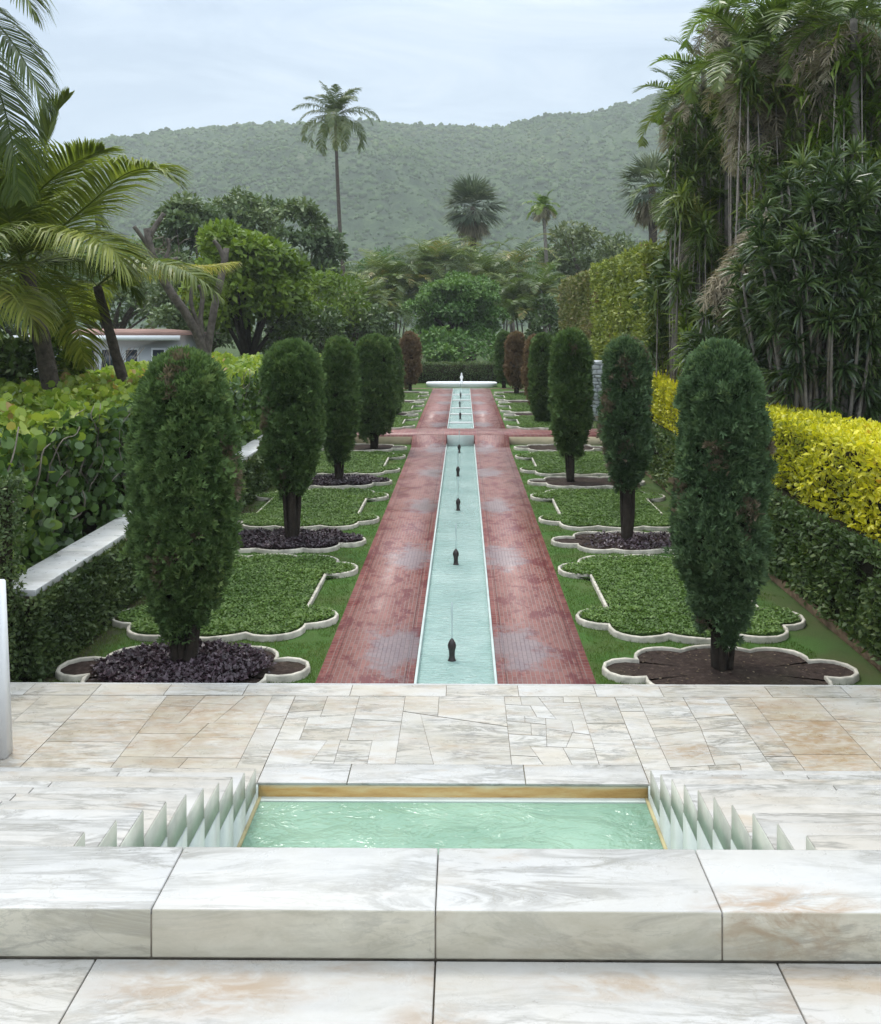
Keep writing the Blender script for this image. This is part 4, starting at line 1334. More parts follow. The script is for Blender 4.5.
g = Geo()
g.box(-7.5, 7.5, 6.84, 8.33, TZ - 0.6, TZ - 0.006)
for sx in (-1, 1):
    g.box(*sorted((sx * 1.36, sx * 7.5)), 6.50, 6.838, TZ - 0.6, TZ - 0.006)
tag(g.build('terrace_bed', M['grout_pale']), kind='structure')
tag(slab_geo(slabs, TZ).build('terrace', M['marble_terrace']), kind='structure')
tag(slab_geo(brown, TZ).build('terrace', M['marble_brown']), kind='structure')
g = Geo()
g.box(-7.5, 7.5, 8.332, 8.36, TZ - 0.34, TZ + 0.001, bev=0.005)
tag(g.build('terrace_edge', M['marble_curb']), kind='structure')

# two flights of steps beside the pool, going down to the terrace
for s in (-1, 1):
    st = thing('staircase', f'flight of shallow white marble steps descending on the {side_word[s]} of the pool', 'stairs', 'marble flights beside the pool', (s * 3.5, 4.7, 0))
    L = np.array((s * 3.5, 4.7, 0))
    for i in range(-2, 10):
        y1 = 3.556 + NT_ * i; y0 = y1 - NT_
        z = 3.5 - 1.92 - NR * i
        g = Geo()
        x = 1.352
        xs = [x]
        while x < 6.4:
            x += random.uniform(0.7, 1.5); xs.append(x)
        for a, b in zip(xs[:-1], xs[1:]):
            x0, x1 = sorted((s * (a + (0.0 if a == xs[0] else 0.004)), s * (b - 0.002)))
            g.box(x0, x1, y0 + 0.004, y1, z - 0.165, z + random.uniform(-0.001, 0.001), tint=random.random(), bev=0.004)
        g.build('step', M['marble'], st, loc=L)
        # the sawn end of the step, slightly darker and greener than the tread
        e = Geo(); e.box(*sorted((s * 1.348, s * 1.352)), y0 + 0.006, y1 - 0.003, z - 0.163, z - 0.004)
        e.build('step_end', M['marble_end'], st, loc=L)
    g = Geo()
    for i in range(-2, 10):
        y1 = 3.556 + NT_ * i; y0 = y1 - NT_; z = 3.5 - 1.92 - NR * i
        g.box(*sorted((s * 1.40, s * 6.4)), y0, y1, -0.4, z - 0.167)
    g.build('substructure', M['cream'], st, loc=L)

# pool between them
t = thing('pool', 'sunken rectangular green-water pool between the two marble flights', 'pool', None, (0, 4.7, -0.3))
L = np.array((0, 4.7, -0.3))
WZ = 0.197
for s in (-1, 1):
    g = Geo()
    for i in range(-2, 10):
        y1 = 3.556 + NT_ * i; y0 = y1 - NT_; z = 3.5 - 1.92 - NR * i
        g.box(*sorted((s * 1.345, s * 1.399)), y0, y1, -0.35, z - 0.170)
    g.box(*sorted((s * 1.345, s * 1.399)), 6.499, 6.59, -0.35, TZ - 0.01)
    g.build('side_wall', M['pool_wall'], t, loc=L)
    g = Geo(); g.box(*sorted((s * 1.322, s * 1.3449)), 2.75, 6.556, -0.3, WZ + 0.012, bev=0.004)
    g.build('ledge', M['ledge'], t, loc=L)
for a, b in ((-1.352, -0.735), (-0.729, 0.50), (0.506, 1.352)):
    Geo().box(a, b, 6.555, 6.836, TZ - 0.014, TZ + 0.003, tint=random.random(), bev=0.003).build('coping', M['marble_curb'], t, loc=L)
Geo().box(-1.344, 1.344, 6.557, 6.838, -0.3, TZ - 0.015).build('end_wall', M['ochre'], t, loc=L)
Geo().box(-1.3215, 1.3215, 6.500, 6.556, -0.3, WZ + 0.010, bev=0.004).build('end_ledge', M['pool_wall'], t, loc=L)
Geo().box(-1.344, 1.344, 2.75, 6.584, -0.36, -0.305).build('floor', M['pool_floor'], t, loc=L)
g = Geo(); g.add([(-1.3215, 2.76, WZ), (1.3215, 2.76, WZ), (1.3215, 6.4995, WZ), (-1.3215, 6.4995, WZ)], [(0, 1, 2, 3)])
tag(g.build('water', M['pool_water']), kind='structure')

# raised curb and the paved landing the photographer stands on
PZ = 1.873
t = thing('marble_curb', 'raised curb of thick white marble slabs across the foreground', 'curb', None, (0, 2.55, PZ))
L = np.array((0, 2.55, PZ))
js = [-3.62, -2.90, -2.175, -1.452, -0.724, 0.0, 0.727, 1.455, 2.18, 2.90, 3.62]
for a, b in zip(js[:-1], js[1:]):
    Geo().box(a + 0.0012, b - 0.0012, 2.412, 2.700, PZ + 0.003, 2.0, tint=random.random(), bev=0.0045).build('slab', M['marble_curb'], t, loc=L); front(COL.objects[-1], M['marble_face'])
Geo().box(-3.62, 3.62, 2.4135, 2.69, PZ - 0.02, 1.985).build('mortar', M['grout'], t, loc=L)
g = Geo()
for row, (ya, yb) in enumerate(((1.55, 2.4112), (0.7, 1.546), (-0.15, 0.696), (-1.0, -0.154))):
    x = -3.46 + (0.43 if row % 2 else 0)
    while x < 3.6:
        g.box(x + 0.002, x + 0.863, ya, yb, PZ - 0.06, PZ + random.uniform(-0.0008, 0.0008), tint=random.random(), bev=0.003)
        x += 0.865
tag(g.build('landing', M['marble_landing']), kind='structure')
g = Geo()
g.box(-4.4, 4.4, -1.1, 2.62, -0.1, PZ - 0.012)
g.box(-1.36, 1.36, 2.62, 2.748, -0.35, PZ - 0.012)
tag(g.build('landing_base', M['grout']), kind='structure')

# ================================================================== LEFT PLANTING
def rp(*pts):
    return [P(*p) for p in pts]


Yp = 16.0
custom = [
    dict(r=rp((22, 262, 16), (30, 205, 15.6), (51, 178, 15.2), (78, 160, 15), (104, 149, 14.9)), ll=1.0, nl=119, droop=0.30, tint=0.45, vee=0.35),
    dict(r=rp((22, 270, 16), (56, 231, 15.4), (89, 203, 15), (122, 175, 14.7), (152, 168, 14.5), (175, 182, 14.5)), ll=1.0, nl=136, droop=0.45, tint=0.5),
    dict(r=rp((5, 262, 16), (35, 243, 15.0), (62, 233, 14.4), (92, 238, 14.0), (112, 250, 13.8), (126, 272, 13.8)), ll=1.15, nl=142, droop=0.75, tint=0.66),
    dict(r=rp((-30, 284, 15.6), (-8, 284, 14.8), (12, 293, 14.2), (26, 308, 14.0), (34, 334, 14)), ll=0.8, nl=119, droop=0.9, tint=0.75),
    dict(r=rp((30, 240, 16), (40, 170, 16), (45, 140, 16), (52, 115, 16), (68, 93, 16)), ll=0.62, nl=102, droop=0.05, tint=0.4, fwd=1.2, start=0.4),
    dict(r=rp((20, 260, 16), (8, 190, 15.5), (-4, 150, 15), (-30, 120, 14.8)), ll=1.1, nl=119, droop=0.7, tint=0.2),
    dict(r=rp((25, 262, 16), (40, 215, 17), (62, 195, 17.6), (85, 200, 18), (100, 225, 18)), ll=0.95, nl=112, droop=0.6, tint=0.15),
    dict(r=rp((25, 270, 16), (50, 262, 16.6), (85, 262, 17.2), (120, 276, 17.6), (140, 300, 17.8)), ll=1.0, nl=119, droop=0.9, tint=0.12),
]
b = P(74, 392, Yp); b[2] = 0
palm('coconut_palm', 'young coconut palm with large arching yellow-green fronds beside the left hedge', 'palm', b, P(24, 268, Yp), 22, 3.6, M['coco'], nl=90, ll=0.95, lw=0.036, r0=0.17, seed=5, droop=0.6, custom=custom, bend=0.05,
     only=lambda az: not (-1.2 < ((az + PI) % (2 * PI)) - PI < 1.2))
custom = [
    dict(r=rp((97, 285, 18), (120, 268, 17.4), (145, 262, 17), (175, 268, 16.7), (200, 280, 16.5), (222, 300, 16.5)), ll=0.95, nl=129, droop=0.85, tint=0.3),
    dict(r=rp((97, 285, 18), (130, 272, 18.6), (165, 268, 19), (200, 268, 19.5), (238, 262, 20)), ll=0.9, nl=119, droop=0.9, tint=0.9),
]
b = P(168, 380, 18.2); b[2] = 0
palm('coconut_palm', 'leaning slender coconut palm with drooping dark fronds in front of the white house', 'palm', b, P(96, 286, 18), 8, 2.4, M['coco'], nl=80, ll=0.7, lw=0.034, r0=0.11, seed=8, droop=0.85, custom=custom, bend=-0.1,
     only=lambda az: abs(((az - PI / 2 + PI) % (2 * PI)) - PI) < 1.3, el0=0.9, el1=0.0)
# tall palm whose crown hangs in from outside the frame
custom = [
    dict(r=rp((-75, 5, 14), (-35, -2, 13.6), (0, 28, 13.3), (26, 66, 13.2), (47, 112, 13.2)), ll=0.95, nl=119, droop=0.9, tint=0.1),
    dict(r=rp((-75, 5, 14), (-40, -40, 13.6), (-5, -35, 13.2), (20, -12, 13.0), (34, 18, 13.0)), ll=0.8, nl=102, droop=0.95, tint=0.35),
    dict(r=rp((-75, 5, 14), (-30, 40, 13.8), (-5, 85, 13.7), (10, 140, 13.6), (18, 200, 13.6)), ll=1.0, nl=119, droop=0.8, tint=0.05),
]
b = P(-110, 320, 14); b[2] = 0
palm('coconut_palm', 'tall coconut palm whose dark drooping fronds hang in at the upper left corner', 'palm', b, P(-75, 5, 14), 18, 3.6, M['coco'], nl=80, ll=0.9, lw=0.034, r0=0.18, seed=15, droop=0.8, custom=custom, bend=0.2, only=lambda az: abs(((az + PI) % (2 * PI)) - PI) > 1.2)

# lopped tree: bare limbs with chopped ends
b = P(206, 482, 21); b[2] = 0
t = thing('lopped_tree', 'lopped tree with thick bare grey limbs cut off short', 'tree', None, b)
limbs_px = [
    ([(206, 482), (203, 392), (204, 352), (186, 315), (168, 290), (158, 268), (150, 250), (146, 228)], 0.21, 0.12),
    ([(208, 482), (206, 388), (207, 352), (212, 318), (219, 285), (224, 262), (226, 248)], 0.17, 0.11),
    ([(224, 262), (220, 250), (213, 240)], 0.10, 0.075),
    ([(152, 258), (146, 244), (133, 226)], 0.09, 0.07), ([(149, 236), (156, 224), (163, 213)], 0.10, 0.085),
    ([(158, 268), (168, 262), (177, 258)], 0.085, 0.07), ([(162, 262), (168, 250), (167, 238)], 0.075, 0.06),
    ([(204, 352), (200, 322), (202, 296), (198, 285)], 0.12, 0.06), ([(207, 340), (200, 330), (190, 300), (196, 270)], 0.10, 0.05),
]
for pts, a, c in limbs_px:
    q = curve_pts([P(px, py, 21 + 0.01 * (px - 200)) for px, py in pts], 12)
    Geo().tube(q, np.linspace(a * 0.60, c * 0.60, 12), 9, wob=0.10).build('limb', M['bark_mid'], t, True, loc=b)
g = Geo()
for i in range(30):
    p0 = P(random.uniform(135, 180), random.uniform(235, 262), 21)
    e = p0 + np.array([random.uniform(-.35, .35), random.uniform(-.3, .3), random.uniform(-.25, .3)])
    g.tube([p0, (p0 + e) / 2 + np.array([0, 0, .04]), e], [0.012, 0.009, 0.004], 4)
g.build('twigs', M['vine'], t, loc=b)

# white house with the red roof
hp = P(118, 400, 34)
t = thing('house', 'low white house with a faded red roof behind the palms', 'house', None, (hp[0], 36, 0))
L = np.array((hp[0], 36, 0))
x0, x1 = P(30, 0, 34)[0], P(172, 0, 34)[0]
Geo().box(x0, x1, 34, 39, -0.05, 2.92).build('wall', M['house_wall'], t, loc=L)
bm = bmesh.new()
zt, zr = 2.95, 3.16
vv = [bm.verts.new(c) for c in ((x0 - .4, 33.5, zt), (x1 + .4, 33.5, zt), (x1 + .4, 39.5, zt), (x0 - .4, 39.5, zt), (x0 + 1, 36.5, zr), (x1 - 1, 36.5, zr))]
for f in ((0, 1, 5, 4), (1, 2, 5), (2, 3, 4, 5), (3, 0, 4), (3, 2, 1, 0)): bm.faces.new([vv[i] for i in f])
g = Geo(); g.bm(bm); g.build('roof', M['terracotta'], t, loc=L)
Geo().box(x0 - .42, x1 + .42, 33.46, 33.50, 2.78, 2.955).build('fascia', M['white_wall'], t, loc=L)
for px in (72, 88, 107, 131, 158):
    xx = P(px, 0, 34)[0]
    f = Geo().box(xx - .26, xx + .26, 33.955, 33.998, 1.55, 2.5).build('window', M['white_wall'], t, loc=L)
    w = Geo().box(xx - .2, xx + .2, 33.94, 33.953, 1.62, 2.43).build('pane', M['glass'], f, loc=L)

# bare shrub before the house, ivy column, shrubs
b = P(98, 400, 28); b[2] = 0
t = thing('bare_shrub', 'leafless grey shrub in front of the white house', 'shrub', None, b)
g = Geo()
for i in range(36):
    a = RNG.uniform(-0.9, 0.9); q = [b + np.array([RNG.uniform(-.3, .3), 0, 1.0])]
    for s in range(4): q.append(q[-1] + np.array([math.sin(a) * 0.35 + RNG.uniform(-.15, .15), RNG.uniform(-.2, .2), 0.42]))
    g.tube(curve_pts(q, 9), np.linspace(0.022, 0.006, 9), 4)
g.build('stems', M['vine'], t, loc=b)
g = Geo(); g.tube([b, b + np.array([0, 0, 1.1])], [0.12, 0.10], 7)
g.build('trunk', M['bark'], t, loc=b)

NL = 5200
broadleaf('shrub', 'bright green shrub growing up beside the left palm trunk', 'shrub', 62, 352, 19, 40, 84, 0.0, M['greentree'], 2600, 0.15, 18, 21, cr=0.4)
broadleaf('shrub', 'dark green shrub at the far left under the palm fronds', 'shrub', 12, 366, 17.5, 64, 74, 0.0, M['understory'], 2600, 0.15, 18, 22, cr=0.4)
broadleaf('shrub', 'low bright shrub between the nearest two left cypresses', 'shrub', 238, 385, 27, 90, 66, 0.0, M['greentree'], 3200, 0.16, 20, 23, cr=0.4)
broadleaf('broadleaf_tree', 'rounded bright green tree behind the lopped limbs', 'tree', 250, 284, 38, 128, 140, 0.0, M['greentree'], 11000, 0.30, 40, 24, 'bark_dark', cr=0.30, r0=0.24)
broadleaf('broadleaf_tree', 'tall open-crowned grey-green tree left of the tall coconut palm', 'tree', 302, 256, 56, 100, 130, 0.0, M['bluetree'], 5500, 0.36, 30, 25, cr=0.26)
broadleaf('broadleaf_tree', 'open grey-green tree above the bright rounded tree', 'tree', 245, 222, 60, 90, 72, 0.0, M['bluetree'], 4200, 0.36, 24, 26, cr=0.30)
broadleaf('broadleaf_tree', 'dusky spreading tree directly behind the lopped stubs', 'tree', 190, 232, 52, 80, 84, 0.0, M['bluetree'], 4200, 0.34, 24, 27, cr=0.30)
broadleaf('shrub', 'pinkish-green flowering bush top beside the lopped limbs', 'shrub', 190, 300, 44, 80, 120, 0.0, M['paletree'], 4200, 0.24, 24, 28, cr=0.34)
broadleaf('shrub', 'dark undergrowth below the rounded bright tree', 'shrub', 300, 342, 40, 110, 66, 0.0, M['understory'], 4200, 0.24, 24, 29, cr=0.36)
broadleaf('shrub', 'dark bush filling the gap behind the wide smooth cypress', 'shrub', 352, 330, 50, 100, 70, 0.0, M['understory'], 4200, 0.28, 24, 30, cr=0.36)
broadleaf('shrub', 'leafy thicket between the bright rounded tree and the far trees', 'shrub', 318, 312, 47, 110, 84, 0.0, M['greentree'], 4600, 0.26, 28, 131, cr=0.34)
broadleaf('shrub', 'grey-green thicket below the lopped limbs', 'shrub', 205, 322, 42, 110, 70, 0.0, M['bluetree'], 4200, 0.24, 26, 132, cr=0.36)
broadleaf('shrub', 'dull green bush standing behind the white house', 'shrub', 110, 300, 50, 130, 90, 0.0, M['bluetree'], 4200, 0.3, 24, 31, cr=0.34)
broadleaf('shrub', 'dull green bush far left behind the palm fronds', 'shrub', 20, 300, 48, 120, 120, 0.0, M['understory'], 4200, 0.3, 24, 32, cr=0.34)

# ================================================================== BACKGROUND
b = P(352, 330, 78); b[2] = 0
palm('coconut_palm', 'very tall lone coconut palm standing above the trees against the hill', 'palm', b, P(335, 116, 78), 24, 4.2, M['coco_far'], nl=44, ll=0.95, lw=0.075, r0=0.17, seed=22, droop=0.9, bend=-0.25, el0=1.35, el1=-0.55, drop=2.0, trunk='bark')
b = P(473, 330, 82); b[2] = 0
fan_palm('fan_palm', 'round-headed grey fan palm in the middle against the hill', b, P(473, 207, 82), 50, 1.3, 2.1, 31, 16, 0.3)
b = P(543, 330, 72); b[2] = 0
palm('shaggy_palm', 'slim palm with a small green tuft and a skirt of dead fronds', 'palm', b, P(543, 205, 72), 10, 1.7, M['brightpalm'], nl=20, ll=0.6, lw=0.12, r0=0.16, seed=33, skirt=12, trunk='bark_pale')
b = P(655, 330, 52); b[2] = 0
fan_palm('fan_palm', 'grey fan palm with a dead skirt beside the tall palms on the right', b, P(652, 186, 52), 38, 1.0, 1.35, 34, 26, 0.26)

broadleaf('umbrella_tree', 'wide dark dome-shaped tree closing the far end of the path', 'tree', 456, 312, 58, 118, 96, UP, M['darktree'], 30000, 0.21, 90, 35, 'bark_dark', cr=0.20, r0=0.4, updir=0.9, flat=0.6)
broadleaf('shrub', 'dark thicket under the dome-shaped tree', 'shrub', 462, 352, 54, 120, 50, UP, M['darktree'], 4600, 0.24, 26, 36, cr=0.4)


def areca(px, pytop, Y, label, seed, mat='areca', spread=1.0, n=9, group=None, base_z=0.0):
    """clump of feathery palm stems"""
    rng = np.random.default_rng(seed)
    ct = P(px, pytop, Y); b = np.array([ct[0], Y, base_z])
    t = thing('areca_palm', label, 'palm', group, b)
    H = ct[2] - base_z
    st, fr = Geo(), Geo()
    for s in range(n):
        a = rng.uniform(0, 2 * PI); r = rng.uniform(0.1, 0.9) * spread
        h = H * rng.uniform(0.42, 0.78)
        p0 = b + np.array([math.cos(a) * r * 0.4, math.sin(a) * r * 0.4, 0]); p1 = b + np.array([math.cos(a) * r, math.sin(a) * r, h])
        st.tube(curve_pts([p0, (p0 + p1) / 2 + np.array([0, 0, .1]), p1], 8), np.linspace(0.07, 0.05, 8), 6)
        for k in range(11):
            az = k * 2.4 + rng.uniform(-.4, .4)
            el = 1.3 - 1.1 * k / 11 + rng.uniform(-.15, .15)
            frond_geo(fr, arch(p1, az, el, H * rng.uniform(0.32, 0.46), 1.9), 30, H * 0.085 + 0.12, 0.06, 0.6, tint=float(rng.uniform(.2, .85)), seg=2, rr=0.02)
    st.build('stems', M['bark_pale'], t, loc=b)
    fr.build('fronds', M[mat], t, loc=b)
    return t


for i, (px, pt, Y, lb) in enumerate([
    (392, 248, 68, 'feathery areca palm clump left behind the dome-shaped tree'), (432, 236, 72, 'feathery areca palm clump rising over the dome tree, left of the fan palm'),
    (500, 236, 70, 'feathery areca palm clump rising over the dome tree, right of the fan palm'), (530, 262, 64, 'yellowish areca palm clump on the right flank of the dome tree'),
    (362, 268, 62, 'small areca palm clump below the tall coconut palm'), (466, 244, 78, 'areca palm clump right under the fan palm head')]):
    areca(px, pt, Y, lb, 60 + i, spread=1.7, n=10, group='areca palms behind the dome tree')
broadleaf('broadleaf_tree', 'pale tree with whitish blossom behind the tall hedge', 'tree', 592, 262, 74, 104, 84, 0.0, M['paletree'], 6500, 0.36, 32, 41, cr=0.3)
broadleaf('shrub', 'dark bush at the left end of the tall hedge', 'shrub', 545, 330, 56, 44, 80, UP, M['understory'], 2800, 0.26, 20, 42, cr=0.4)

far = [(150, 262, 95, 90, 60), (330, 278, 105, 80, 50), (385, 268, 120, 70, 46), (420, 262, 130, 80, 44), (560, 268, 115, 70, 50), (625, 262, 100, 80, 56), (350, 300, 85, 70, 44), (270, 268, 125, 90, 48), (60, 262, 110, 110, 66), (510, 272, 128, 70, 40)]
for i, (px, py, Y, w, h) in enumerate(far):
    lbs = ['far grey-green tree seen over the white house', 'far tree below the trunk of the lone tall palm', 'far tree just right of the lone tall palm', 'far tree left of the fan palm, low against the hill', 'far tree between the shaggy palm and the pale tree', 'far tree by the end of the tall hedge', 'smallish tree by the little white roofs', 'far tree behind the rounded bright tree', 'far tree at the left under the palm fronds', 'far tree low behind the shaggy palm']
    broadleaf('distant_tree', lbs[i], 'tree', px, py + 6, Y, w, h, 0.0, M['bluetree' if i % 2 else 'darktree'], 5200, 0.36, 26, 70 + i, group='far trees at the foot of the hill', cr=0.36)
# little white roofs between the trees
for i, (px, py, w) in enumerate([(364, 292, 2.2)]):
    q = P(px, py, 84)
    t = thing('white_building', ['small white building glimpsed between the trees below the tall palm', 'tiny white building glimpsed left of the tall palm trunk'][i], 'building', None, (q[0], 85, 0))
    LL = np.array((q[0], 85, 0))
    Geo().box(q[0] - w, q[0] + w, 84, 88, 0, q[2] - 0.2).build('wall', M['house_wall'], t, loc=LL)
    Geo().box(q[0] - w - .2, q[0] + w + .2, 83.8, 88.2, q[2] - 0.2, q[2] + 0.25, bev=0.05).build('roof', M['white_wall'], t, loc=LL)

# ------------------------------------------------------------------ hill
rx = np.array([-500, -200, 0, 60, 105, 150, 200, 260, 330, 390, 440, 480, 520, 570, 610, 640, 670, 760, 881, 1400])
ry = np.array([330, 300, 240, 196, 160, 143, 138, 133, 133, 129, 128, 133, 130, 121, 109, 100, 94, 72, 60, 70])
RY = 450.0
X = np.arange(-440, 441, 1.25)
V = np.linspace(0, 1.15, 260)
XX, VV = np.meshgrid(X, V)
pxs = (XX - CX) * FPX / RY + VX
ridge = CZ + (VY - np.interp(pxs, rx, ry)) * RY / FPX
yy = 215 + (RY - 215) * VV
pp = np.stack([XX.ravel(), yy.ravel(), np.zeros(XX.size)], 1)
prof = np.where(VV <= 1, np.sin(np.clip(VV, 0, 1) * PI / 2) ** 1.15, 1 - (VV - 1) ** 1 * 1.6)
gul = (vnoise(pp * np.array([1, .35, 1]) + np.array([0.25, 0, 0]) * pp[:, 1:2], 0.022, 3) - 0.5).reshape(XX.shape)
gul2 = (vnoise(pp * np.array([1, .4, 1]), 0.05, 5) - 0.5).reshape(XX.shape)
sc_ = np.sin(np.clip(VV, 0, 1) * PI) * (1 - np.clip(VV, 0, 1) ** 5)
b1 = vnoise(pp, 0.21, 7); b2 = vnoise(pp, 0.42, 9)
bush = (np.sqrt(np.abs(b1 - 0.25)) * 4.6 + b2 * 2.6).reshape(XX.shape)
ZZ = ridge * prof + (gul * 20 + gul2 * 5) * sc_ + (bush - 5.2) * np.clip(VV * 4, 0, 1) - 1
HS = 2.0                                    # the ridge stands about 900 m away
XX = CX + (XX - CX) * HS; yy = yy * HS; ZZ = np.maximum(CZ + (ZZ - CZ) * HS, -0.85)
g = Geo()
n0, n1 = XX.shape
ii, jj = np.meshgrid(np.arange(n0 - 1), np.arange(n1 - 1), indexing='ij')
a = (ii * n1 + jj).ravel()
g.add(np.stack([XX.ravel(), yy.ravel(), ZZ.ravel()], 1), np.stack([a, a + 1, a + n1 + 1, a + n1], 1))
tag(g.build('hill', M['hill']), kind='structure')

# bushes and small trees covering the slope
bmi = bmesh.new(); bmesh.ops.create_uvsphere(bmi, u_segments=5, v_segments=3, radius=1.0)
bmesh.ops.triangulate(bmi, faces=list(bmi.faces))
bmi.verts.index_update()
iv = np.array([tuple(v.co) for v in bmi.verts]); jf = np.array([[v.index for v in f.verts] for f in bmi.faces]); bmi.free()
g = Geo()
for var in range(6):
    n = 19000
    tv = iv * (1 + RNG.uniform(-0.28, 0.28, (len(iv), 1))) * np.array([1, 1, 0.75])
    ci = RNG.integers(0, n0, n); cj = RNG.integers(0, n1, n)
    px_, py_, pz_ = XX[ci, cj], yy[ci, cj], ZZ[ci, cj]
    vis = VV[ci, cj] < 1.04
    pos = np.stack([px_ + RNG.uniform(-1.4, 1.4, n), py_, pz_], 1)[vis & (pz_ > 0)]
    m = len(pos)
    dens = vnoise(pos * np.array([1, 1, 0]), 0.014, 31)
    pos = pos[(dens > 0.30) | (RNG.random(m) < 0.5)]; m = len(pos)
    sz = HS * RNG.uniform(0.45, 1.05, m) * (0.8 + 0.7 * RNG.random(m) ** 4)
    tn = np.clip(0.55 * RNG.random(m) + 0.7 * vnoise(pos * np.array([1, 1, 0]), 0.015, 33) - 0.12, 0, 1)
    a = RNG.uniform(0, 2 * PI, m)
    g.scatter(tv, jf, pos + np.array([0, 0, 0.3]) * sz[:, None], np.stack([np.cos(a), np.sin(a), 0 * a], 1), np.repeat([[0, 0, 1.0]], m, 0), sz, tn)
tag(g.build('scrub', M['scrub']), 'dense green scrub covering the far hillside', 'scrub', kind='stuff')

# ================================================================== RIGHT PLANTING
# dark screw-pine like shrub: rosettes of strap leaves at the ends of many branches
def rosettes(g, cen, n_leaf, Lf, w, seed, dirs=None):
    rng = np.random.default_rng(seed)
    for ci, c in enumerate(cen):
        ax = dirs[ci] if dirs is not None else np.array([0, 0, 1.0])
        ax = ax / np.linalg.norm(ax)
        n = int(n_leaf * rng.uniform(.8, 1.2))
        u = unit(n); u = u + ax * 0.75; u /= np.linalg.norm(u, axis=1)[:, None]
        L = Lf * rng.uniform(0.7, 1.2, n)
        m = c + u * (L * 0.5)[:, None]
        t2 = u + np.array([0, 0, -0.55]) * rng.uniform(0.5, 1.4, (n, 1)); t2 /= np.linalg.norm(t2, axis=1)[:, None]
        tip = m + t2 * (L * 0.5)[:, None]
        s = np.cross(u, unit(n)); s /= np.linalg.norm(s, axis=1)[:, None]
        b0 = c + u * 0.02
        vs = np.stack([b0 - s * w * .3, b0 + s * w * .3, m + s * w * .5, tip, m - s * w * .5], 1)
        f = (np.array([[0, 1, 2, 4]])[None] + (np.arange(n) * 5)[:, None, None]).reshape(-1, 4)
        f2 = (np.array([[4, 2, 3]])[None] + (np.arange(n) * 5)[:, None, None]).reshape(-1, 3)
        base = g.n
        tn = np.repeat(np.clip(rng.uniform(.1, .6) + rng.uniform(-.2, .35, n), 0, 1), 5)
        g.add(vs.reshape(-1, 3), f, tn)
        g.f.append(f2 + base)


def strap_shrub(label, px, py, Y, w, h, seed, n, Lf=0.5, lw=0.05, nl=26):
    c = P(px, py, Y); s = Y / FPX
    b = np.array([c[0], Y, 0.0])
    t = thing('dragon_tree', label, 'shrub', None, b)
    rng = np.random.default_rng(seed)
    cen, dirs = [], []
    for i in range(n):
        u = rng.normal(size=3); u /= np.linalg.norm(u)
        if u[1] > 0.5: u[1] *= -1
        r = rng.uniform(0.55, 1.0)
        cen.append(c + u * np.array([w / 2 * s, w / 2 * s * 0.8, h / 2 * s]) * r)
        dirs.append(u + np.array([0, 0, 0.5]))
    g = Geo(); rosettes(g, cen, nl, Lf, lw, seed, dirs)
    g.build('foliage', M['strap'], t, loc=b)
    g = Geo()
    for i in range(0, n, 2):
        e = cen[i]
        p0 = b + np.array([rng.uniform(-.5, .5) * w / 2 * s, rng.uniform(-.3, .3), 0])
        m = p0 * 0.45 + e * 0.55 + np.array([0, 0, -0.3]) + rng.normal(size=3) * 0.12
        g.tube(curve_pts([p0, m, e], 8), np.linspace(0.05, 0.018, 8), 5)
    g.build('stems', M['bark_pale'], t, loc=b)
    return t


broadleaf('broadleaf_tree', 'tall dense dark tree filling the gaps behind the right palms', 'tree', 812, 105, 27, 230, 300, 0.0, M['understory'], 15000, 0.24, 60, 53, cr=0.24)
broadleaf('broadleaf_tree', 'mid green tree behind the slender palm at the left of the palm group', 'tree', 716, 190, 29, 90, 190, 0.0, M['bluetree'], 6500, 0.24, 34, 54, cr=0.34)
strap_shrub('big dark shrub of strap-leaf rosettes rising above the yellow hedge', 832, 290, 15.5, 190, 280, 3, 360, 0.38, 0.038, 40)
strap_shrub('smaller dark strap-leaf shrub beside the palm trunk behind the yellow hedge', 745, 345, 17.5, 120, 140, 4, 110, 0.40, 0.04, 32)
broadleaf('shrub', 'dark leafy thicket behind the strap-leaf shrub on the right', 'shrub', 850, 330, 19.5, 220, 220, 0.0, M['understory'], 9000, 0.20, 40, 51, cr=0.3)
broadleaf('shrub', 'dark thicket behind the right palms', 'shrub', 735, 290, 23.5, 190, 190, 0.0, M['understory'], 7500, 0.22, 36, 52, cr=0.3)

# slender palms with bright leaves, bare trunks and hanging dead fronds
TP = 'tall slender palms on the right'
tall = [
    # trunk px at ground, crown px, crown py, Y, fronds, length, skirt, label
    (757, 748, 52, 19.0, 13, 1.6, 18, 'thick palm trunk wrapped in hanging dead fronds, right of the hill'),
    (700, 703, 72, 22.8, 10, 1.7, 16, 'slender palm leaning to the sky at the left of the palm group, bright green'),
    (688, 684, 100, 24.0, 10, 1.6, 16, 'short leftmost palm of the group with yellowish crown against the hill'),
    (795, 800, 22, 18.5, 12, 1.7, 14, 'tall palm right of the thick trunk with dead fronds below its crown'),
    (850, 852, 20, 17.0, 12, 1.7, 14, 'tall palm at the right edge with long grey dead fronds'),
    (722, 726, 10, 21.5, 12, 1.6, 12, 'tall palm at the top of the frame between the leaning palm and the thick trunk'),
    (770, 776, 110, 20.5, 8, 1.6, 10, 'half hidden palm with drooping leaves behind the thick trunk'),
    (825, 822, 95, 19.5, 8, 1.6, 12, 'half hidden palm above the strap-leaf shrub'),
    (890, 895, 60, 18.0, 10, 2.0, 12, 'tall palm just outside the right edge'),
    (674, 674, 190, 25, 8, 1.5, 12, 'low browned palm beside the grey fan palm'),
    (712, 708, 215, 22.2, 8, 1.7, 6, 'low palm with narrow drooping leaves before the palm trunks'),
]
